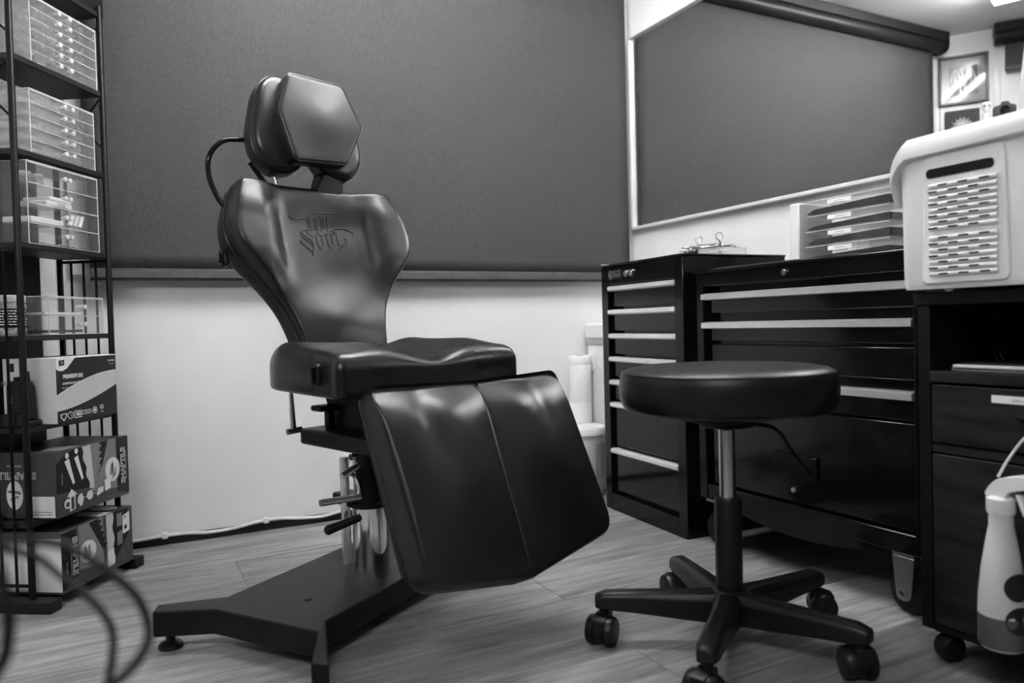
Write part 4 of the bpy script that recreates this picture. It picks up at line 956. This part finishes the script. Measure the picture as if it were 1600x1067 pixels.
# lower patterned carton
t, b, ff, fe, ft = carton('glove_carton', 'lower patterned carton at the foot of the rack with a plain white end', .026, .278, -.052, .12, .027, .138, 'card_mid')
wv = wave(.71, .10, .70, 1.0, 24, .012)
face_art(b, ff, [('card_light', [(.22, .27), (.55, .2), (.56, 1), (.22, 1)]), ('card_black', [(0, .05), (.02, .05), (.20, .22), (.20, .7), (.19, .97), (.0, .97)]), ('card_black', [(.36, .98), (.50, 1.0)]+saw(.48, .98, .575, .45, 5, .045)+[(.56, .40)]),
                 ('card_pale', [(.61, .12), (.60, 1.0)]+wv[::-1]), ('card_black', wv+[(.93, 1.0), (.92, .50), (.75, .22)]), ('ink_white', ell(.335, .52, .115, .185)), ('card_light', [(.32, .40), (.34, .62), (.37, .62), (.37, .40)]), ('card_light', [(.27, .42), (.29, .64), (.31, .62), (.31, .42)]), ('ink_black', [(.30, .60), (.31, .44), (.34, .37), (.36, .36), (.33, .42), (.315, .60)]),
                 ('ink_white', [(.60, .08), (.70, .10), (.70, .38), (.60, .36)]), ('ink_white', [(.84, .55), (.95, .58), (.95, .92), (.84, .88)]), ('ink_black', [(.865, .62), (.905, .63), (.905, .70), (.865, .69)]), ('ink_black', [(.865, .82), (.885, .83), (.885, .87), (.865, .86)]), ('card_light', [(.75, .72), (.83, .72), (.83, .95), (.75, .95)]), ('card_light', [(.75, .38), (.83, .40), (.83, .64), (.75, .62)])], label='sawtooth and circle print in greys')
face_text(b, 'SNAPTILE', .0215, ff, .155, .55, 'ink_white', -PI/2, .93, off=.0012, label='SNAPTILE in outlined capitals running down')
face_text(b, 'SNAPTILE', .0215, ff, .155, .55, 'card_dark', -PI/2, .93, off=-.0003, lift=.0042)
face_text(b, 'BIODEGRADABLE NITRILE GLOVES', .005, ff, .105, .50, 'ink_white', -PI/2, .9)
face_text(b, 'easy to open', .0055, ff, .05, .40, 'ink_white', -PI/2, .9)
face_text(b, 'nitrile gloves', .0055, ff, .82, .22, 'card_light', PI/2, .9)
face_art(b, fe, [('card_white', [(0, .04), (.995, .04), (.995, .90), (0, .90)])], 'white_end')
face_art(b, ft, [('card_dark', [(.02, .05), (.98, .05), (.98, .95), (.02, .95)]), ('card_pale', [(.55, .03), (.72, .03), (.7, .5), (.56, .45)]), ('ink_white', ell(.86, .3, .09, .2))], 'printed_flap')

# clear drawer organisers
def rack_org(label, u0, u1, z0, h, n, mk, knobs=(.5,), dep=.118, cols=0, contents=None):
    w_ = u1-u0
    t = thing('drawer_organizer', label, 'organizer', rp((u0+u1)/2, .004, z0), RZ)
    th = .0022; mb = MB()
    mb.box((-w_/2, .002, 0), (w_/2, dep, th)); mb.box((-w_/2, .002, h-th), (w_/2, dep, h)); mb.box((-w_/2, .002, 0), (-w_/2+th, dep, h)); mb.box((w_/2-th, .002, 0), (w_/2, dep, h)); mb.box((-w_/2, dep-th, 0), (w_/2, dep, h))
    mb.build('case', M[mk], t)
    fr_ = MB(); r_ = .0013
    c4 = [V((-w_/2, 0, 0)), V((w_/2, 0, 0)), V((w_/2, 0, h)), V((-w_/2, 0, h))]
    for i in range(4): fr_.cyl(c4[i], c4[(i+1) % 4], r_, seg=6)
    fr_.cyl((-w_/2, 0, h), (-w_/2, dep, h), r_, seg=6); fr_.cyl((-w_/2, 0, 0), (-w_/2, dep, 0), r_, seg=6)
    fr_.build('front_frame', M['acrylic_edge'], t)
    dh = (h-2*th)/n
    for k in range(n):
        z = th+k*dh
        d = MB().box((-w_/2+.004, -.0008, z+.001), (w_/2-.004, .0008, z+dh-.0015)).box((-w_/2+.004, .0, z+.001), (w_/2-.004, dep-.006, z+.0022)).build('drawer', M['acrylic'], t)
        MB().cyl((-w_/2+.003, -.001, z+dh-.001), (w_/2-.003, -.001, z+dh-.001), .0011, seg=5).build('edge', M['acrylic_edge'], d)
        if cols:
            cm = MB()
            for c in range(1, cols): x = -w_/2+w_*c/cols; cm.box((x-.0006, .0, z+.002), (x+.0006, dep-.008, z+dh-.004))
            cm.build('divider', M['acrylic_milky'], d)
        for kx in knobs:
            x = -w_/2+w_*kx
            MB().lathe([(.0025, 0), (.0035, .006), (.0055, .009), (.0055, .013), (.003, .0145)], 12, (x, -.001, z+dh*.5), axis=V((0, -1, 0))).build('knob', M['acrylic_edge'], d)
        if contents: contents(d, w_, z, dh, k)
    return t
def bits(d, w_, z, dh, k):
    rnd = random.Random(k*7+int(w_*1000)); mb = MB()
    for i in range(26):
        x = -w_/2+.012+rnd.random()*(w_*.62); y = .012+rnd.random()*.08; r = .0022+rnd.random()*.0025
        mb.lathe([(.0, 0), (r, 0), (r, .002+rnd.random()*.005), (.0, .006)], 7, (x, y, z+.0024))
    mb.build('small_jewellery', M['acrylic_edge'], d, kind='stuff')
    MB().box((-w_/2+.006, .030, z+.0025), (-w_/2+w_*.55, .105, z+dh*.75)).build('packet', M['acrylic_milky'], d, bevel=.002)
def fill(d, w_, z, dh, k):
    MB().box((-w_/2+.006, .006, z+.0025), (-w_/2+w_*.50, .105, z+dh*.86)).build('packet', M['acrylic_milky'], d, bevel=.002)
    MB().box((-w_/2+.006, .030, z+.0025), (-w_/2+w_*.34, .105, z+dh*.7)).build('packet', M['acrylic_edge'], d, bevel=.002)
rack_org('clear six-tier drawer unit of tiny parts on the topmost visible rack shelf', .066, .287, 1.2118, .150, 6, 'acrylic_milky', (.36, .52), cols=5, contents=bits)
rack_org('clear five-tier drawer unit on the second visible rack shelf from the top', .055, .268, 1.0078, .142, 5, 'acrylic_milky', (.46, .58), cols=4, contents=fill)
rack_org('large clear four-drawer unit holding rolls and folded cloths on the middle rack shelf', .038, .272, .8048, .183, 4, 'acrylic', (.45, .52))
rack_org('small clear two-drawer unit beside the jar on the rack', .088, .276, .6018, .088, 2, 'acrylic', (.48, .56), contents=lambda d, w_, z, dh, k: MB().box((-w_/2+.012, .02, z+.0025), (w_/2-.05, .09, z+.0085)).build('strip', M['paper' if k else 'card_dark'], d))
def rput(o, u, v, z, rx=0): o.location = rp(u, v, z); o.rotation_euler = (0, 0, RZ); return o
dzz = [.8048+.0022+k*.04465+.0026 for k in range(4)]
for i in range(3):
    o = MB().cyl((0, 0, .0075), (.012, .0, .034), .0062, seg=14).build('cotton_roll', M['cotton']); rput(o, .190+.017*i, .022, dzz[1]-.0)
    tag(o, ['leftmost of three slanting white cotton rolls in the large clear unit', 'middle of three slanting white cotton rolls in the large clear unit', 'rightmost of three slanting white cotton rolls in the large clear unit'][i], 'roll', 'cotton rolls in the clear drawer')
for i, (u, k, ww, hh_) in enumerate(((.105, 1, .105, .014), (.145, 2, .085, .012), (.15, 2, .07, .010))):
    o = MB().prism(rounded([(-ww/2, 0), (ww/2, 0), (ww/2, hh_), (-ww/2, hh_)], .004, 3), -.035, .035, frame=(V((0, 0, 0)), V((1, 0, 0)), V((0, 0, 1)), V((0, 1, 0)))).build('folded_cloth', M['cotton'], bevel=.002)
    rput(o, u, .045, dzz[k]+(.0122 if i == 2 else 0)); tag(o, ['single folded white cloth left of the cotton rolls in the large clear unit', 'lower of two folded white cloths in the large clear unit', 'upper of two folded white cloths in the large clear unit'][i], 'cloth', 'folded cloths in the clear drawers')
for i, u in enumerate((.075, .11)):
    o = thing('small_jar', ['left of two small clear jars with pale lids in the large clear unit', 'right of two small clear jars with pale lids in the large clear unit'][i], 'jar', rp(u, .04, dzz[3]), RZ, 'small jars in the clear drawer')
    MB().lathe([(.0, 0), (.013, 0), (.0145, .003), (.0145, .018), (.012, .021)], 20).build('glass', M['acrylic_milky'], o)
    MB().lathe([(.0, .0212), (.0135, .0212), (.0135, .028), (.0, .029)], 20).build('lid', M['white_plastic'], o)
o = MB().lathe([(.0, 0), (.004, .0005), (.0048, .003), (.0, .005)], 8).mesh('bead', M['acrylic_edge'], 40)
for i in range(9):
    q = bpy.data.objects.new('bead', o); COL.objects.link(q); q.location = rp(.10+.013*i, .02+.017*((i*5) % 4), dzz[0]); tag(q, 'one of several tiny clear beads lying loose in the large clear unit', 'bead', 'loose beads in the bottom drawer')
# jar with a dark label
jr = thing('storage_jar', 'clear screw-top jar with a black label behind the rack bars', 'jar', rp(.045, .068, .6012), RZ)
MB().lathe([(.0, 0), (.032, 0), (.035, .004), (.035, .068), (.031, .074)], 32).build('glass', M['acrylic_milky'], jr)
MB().lathe([(.0, .0742), (.0335, .0742), (.0345, .076), (.0345, .088), (.033, .090), (.0, .090)], 32).build('lid', M['acrylic_edge'], jr)
mb = MB(); R0 = .0356
for i in range(16):
    a0, a1 = -PI*.95+i*.12, -PI*.95+(i+1)*.12
    mb.add([V((R0*math.cos(a0), R0*math.sin(a0), .018)), V((R0*math.cos(a1), R0*math.sin(a1), .018)), V((R0*math.cos(a1), R0*math.sin(a1), .060)), V((R0*math.cos(a0), R0*math.sin(a0), .060))], [(0, 1, 2, 3)])
lbj = mb.build('paper_label', M['card_black'], jr, label='black label with white print')
mb = MB(); R0 = .0359; rnd = random.Random(3)
for r_ in range(6):
    a = -PI*.93
    while a < -PI*.42:
        L = .06+rnd.random()*.2; z = .054-r_*.006
        n_ = 3
        for q in range(n_):
            a0, a1 = a+L*q/n_, a+L*(q+1)/n_
            mb.add([V((R0*math.cos(a0), R0*math.sin(a0), z)), V((R0*math.cos(a1), R0*math.sin(a1), z)), V((R0*math.cos(a1), R0*math.sin(a1), z+.002)), V((R0*math.cos(a0), R0*math.sin(a0), z+.002))], [(0, 1, 2, 3)])
        a += L+.05
mb.build('small_print', M['ink_white'], lbj)
for i in range(5):
    a = i*1.3; o = MB().cyl((.010*math.cos(a), .010*math.sin(a), .006), (.022*math.cos(a+.5), .022*math.sin(a+.5), .013+.004*i), .0028, seg=8).build('foil_stick', M['alu'], jr)
# black two-way radio standing in its charger
rd = thing('two_way_radio', 'black handheld radio standing behind the rack bars beside the dressing box', 'radio', rp(.033, .034, .4136), RZ-PI/2)
MB().prism(rounded([(-.026, 0), (.026, 0), (.024, .076), (.014, .088), (-.020, .088), (-.026, .078)], .006, 4), -.014, .014, frame=(V((0, 0, 0)), V((1, 0, 0)), V((0, 0, 1)), V((0, 1, 0)))).build('body', M['plastic_black'], rd, bevel=.003)
MB().cyl((.014, .002, .086), (.014, .002, .108), .0055, .0045, seg=12).build('aerial', M['rubber'], rd)
MB().cyl((-.010, 0, .087), (-.010, 0, .096), .006, seg=14).build('knob', M['rubber'], rd)
for k in range(5): MB().box((-.006, -.0155, .044+k*.0075), (.021, -.0135, .047+k*.0075)).build('grille_slat', M['gloss_black'], rd)
for k in range(2): MB().box((-.021, -.0150, .040+k*.0085), (-.010, -.0138, .045+k*.0085)).build('button', M['ink_grey'], rd)
cgr = thing('radio_charger', 'black charging dock under the handheld radio on the rack', 'charger', rp(.031, .036, .4003), RZ-PI/2)
MB().prism(rounded([(-.034, 0), (.034, 0), (.031, .030), (-.031, .030)], .006, 4), -.024, -.0145, frame=(V((0, 0, 0)), V((1, 0, 0)), V((0, 0, 1)), V((0, 1, 0)))).box((-.033, -.0145, 0), (.033, .024, .013)).build('body', M['plastic_black'], cgr, bevel=.003)
MB().box((.028, -.0250, .02), (.034, -.0238, .023)).build('indicator', M['ink_white'], cgr)
# black portfolio behind the rack
pfx = thing('portfolio_case', 'flat black case standing upright behind the rack shelves', 'case', rp(.10, RD+.020, 0), RZ)
MB().box((-.16, -.006, .0005), (.150, .008, 1.02)).build('panel', M['card_black'], pfx, bevel=.003)
MB().tube(chain([V((-.08, 0, 1.02)), V((-.08, 0, 1.045)), V((-.02, 0, 1.045)), V((-.02, 0, 1.02))]), .004, 8).build('handle', M['rubber'], pfx)
# on top of the rack
sk = thing('speaker_box', 'black box with pale sunburst rays on top of the rack, seen in the mirror', 'box', rp(.268, .065, 1.4125), RZ)
bx_ = MB().box((-.075, -.055, 0), (.065, .055, .125)).build('body', M['card_black'], sk, bevel=.002)
mb = MB()
for k in range(17):
    a = PI*(.02+.96*k/16); r0, r1 = .016, .040+.006*(k % 2)
    mb.tube([V((-.005+r0*math.cos(a), -.0556, .035+r0*math.sin(a)*1.2)), V((-.005+r1*math.cos(a), -.0556, .035+r1*math.sin(a)*1.2))], .0010, 4)
mb.build('sunburst_print', M['ink_white'], bx_)
cr = thing('skull_ornament', 'small white skull ornament on top of the rack, seen in the mirror', 'ornament', rp(.165, .045, 1.4125), RZ)
MB().lathe([(.0, 0), (.014, .0), (.017, .02), (.019, .075), (.017, .10), (.0, .104)], 20).build('stand', M['white_plastic'], cr)
sk2 = MB().lathe([(.0, .105), (.010, .106), (.012, .116), (.019, .124), (.022, .138), (.018, .150), (.0, .156)], 20).build('skull', M['white_plastic'], cr)
for s in (-1, 1): MB().lathe([(.0, 0), (.005, .0), (.0, .002)], 10, (s*.008, -.0195, .132), axis=V((0, -1, 0))).build('eye_socket', M['recess_shade'], sk2)  # dark caps, socket shade put into the colour
cm = thing('camera_body', 'black camera with round lens on top of the rack, seen in the mirror', 'camera', rp(.095, .05, 1.4125), RZ)
MB().box((-.04, -.03, 0), (.04, .03, .075)).build('stand', M['card_black'], cm, bevel=.002)
MB().prism(rounded([(-.045, .0755), (.045, .0755), (.045, .122), (.018, .128), (.012, .142), (-.016, .142), (-.022, .128), (-.045, .122)], .006, 3), -.02, .02, frame=(V((0, 0, 0)), V((1, 0, 0)), V((0, 0, 1)), V((0, 1, 0)))).build('body', M['plastic_black'], cm, bevel=.003)
MB().lathe([(.0, 0), (.019, 0), (.019, .022), (.016, .024), (.014, .018), (.0, .017)], 24, (0, -.019, .1), axis=V((0, -1, 0))).build('lens', M['gloss_black'], cm)

# ------------------------------------------------------------------ white cable along the back baseboard
pts = [(-.12, .030), (.0, .030), (.08, .034), (.15, .032), (.20, .026), (.27, .028), (.34, .037), (.40, .038), (.46, .030), (.53, .026), (.60, .036), (.66, .041), (.80, .036), (.95, .030), (1.10, .034), (1.26, .030)]
wcab = MB().tube(chain([V((x, YB-.018, z-.006)) for x, z in pts], 5), .0048, 8).build('white_cable', M['cable_white'])
tag(wcab, 'white cable running along the dark baseboard of the back wall', 'cable')
for x in (.085, .36): 
    o = MB().box((-.008, -.008, -.008), (.008, .010, .008)).build('cable_clip', M['cable_white'], wcab, bevel=.002); o.location = (x, YB-.018, .028 if x < .2 else .032)

# ------------------------------------------------------------------ black cable loops close to the camera
Fv, Rv, Uv = fw, ri2, up2
def px(x, y, d): return V((0, 0, CAMH))+(Rv*((x-800)/FPX)+Uv*((533.5-y)/FPX)+Fv)*d
c1 = chain([px(-160, 876, .46), px(-60, 848, .46), px(40, 844, .46), px(100, 852, .46), px(140, 872, .46), px(175, 896, .46), px(215, 934, .46), px(233, 982, .46), px(222, 1022, .455), px(178, 1068, .45), px(90, 1120, .44), px(-60, 1150, .42), px(-160, 1120, .41)], 8)
c2 = chain([px(-40, 850, .47), px(50, 868, .47), px(95, 900, .47), px(138, 933, .47), px(164, 962, .47), px(176, 988, .47), px(176, 1022, .47), px(168, 1068, .47), px(150, 1130, .47), px(60, 1170, .47), px(-60, 1150, .47)], 8)
c3 = chain([px(-60, 790, .40), px(-14, 870, .40), px(10, 940, .40), px(13, 990, .40), px(0, 1040, .40), px(-60, 1100, .4)], 8)
for i, (c, r) in enumerate(((c1, .0029), (c2, .0024), (c3, .0034))):
    o = MB().tube(c, r, 10).build('power_cable', M['cable_black'])
    tag(o, ['blurred black cable in a wide loop across the bottom left foreground', 'thinner blurred cable loop inside the wide black loop at bottom left', 'blurred black cable bulging in from the left edge at the bottom'][i], 'cable', 'black cables hanging in the foreground')
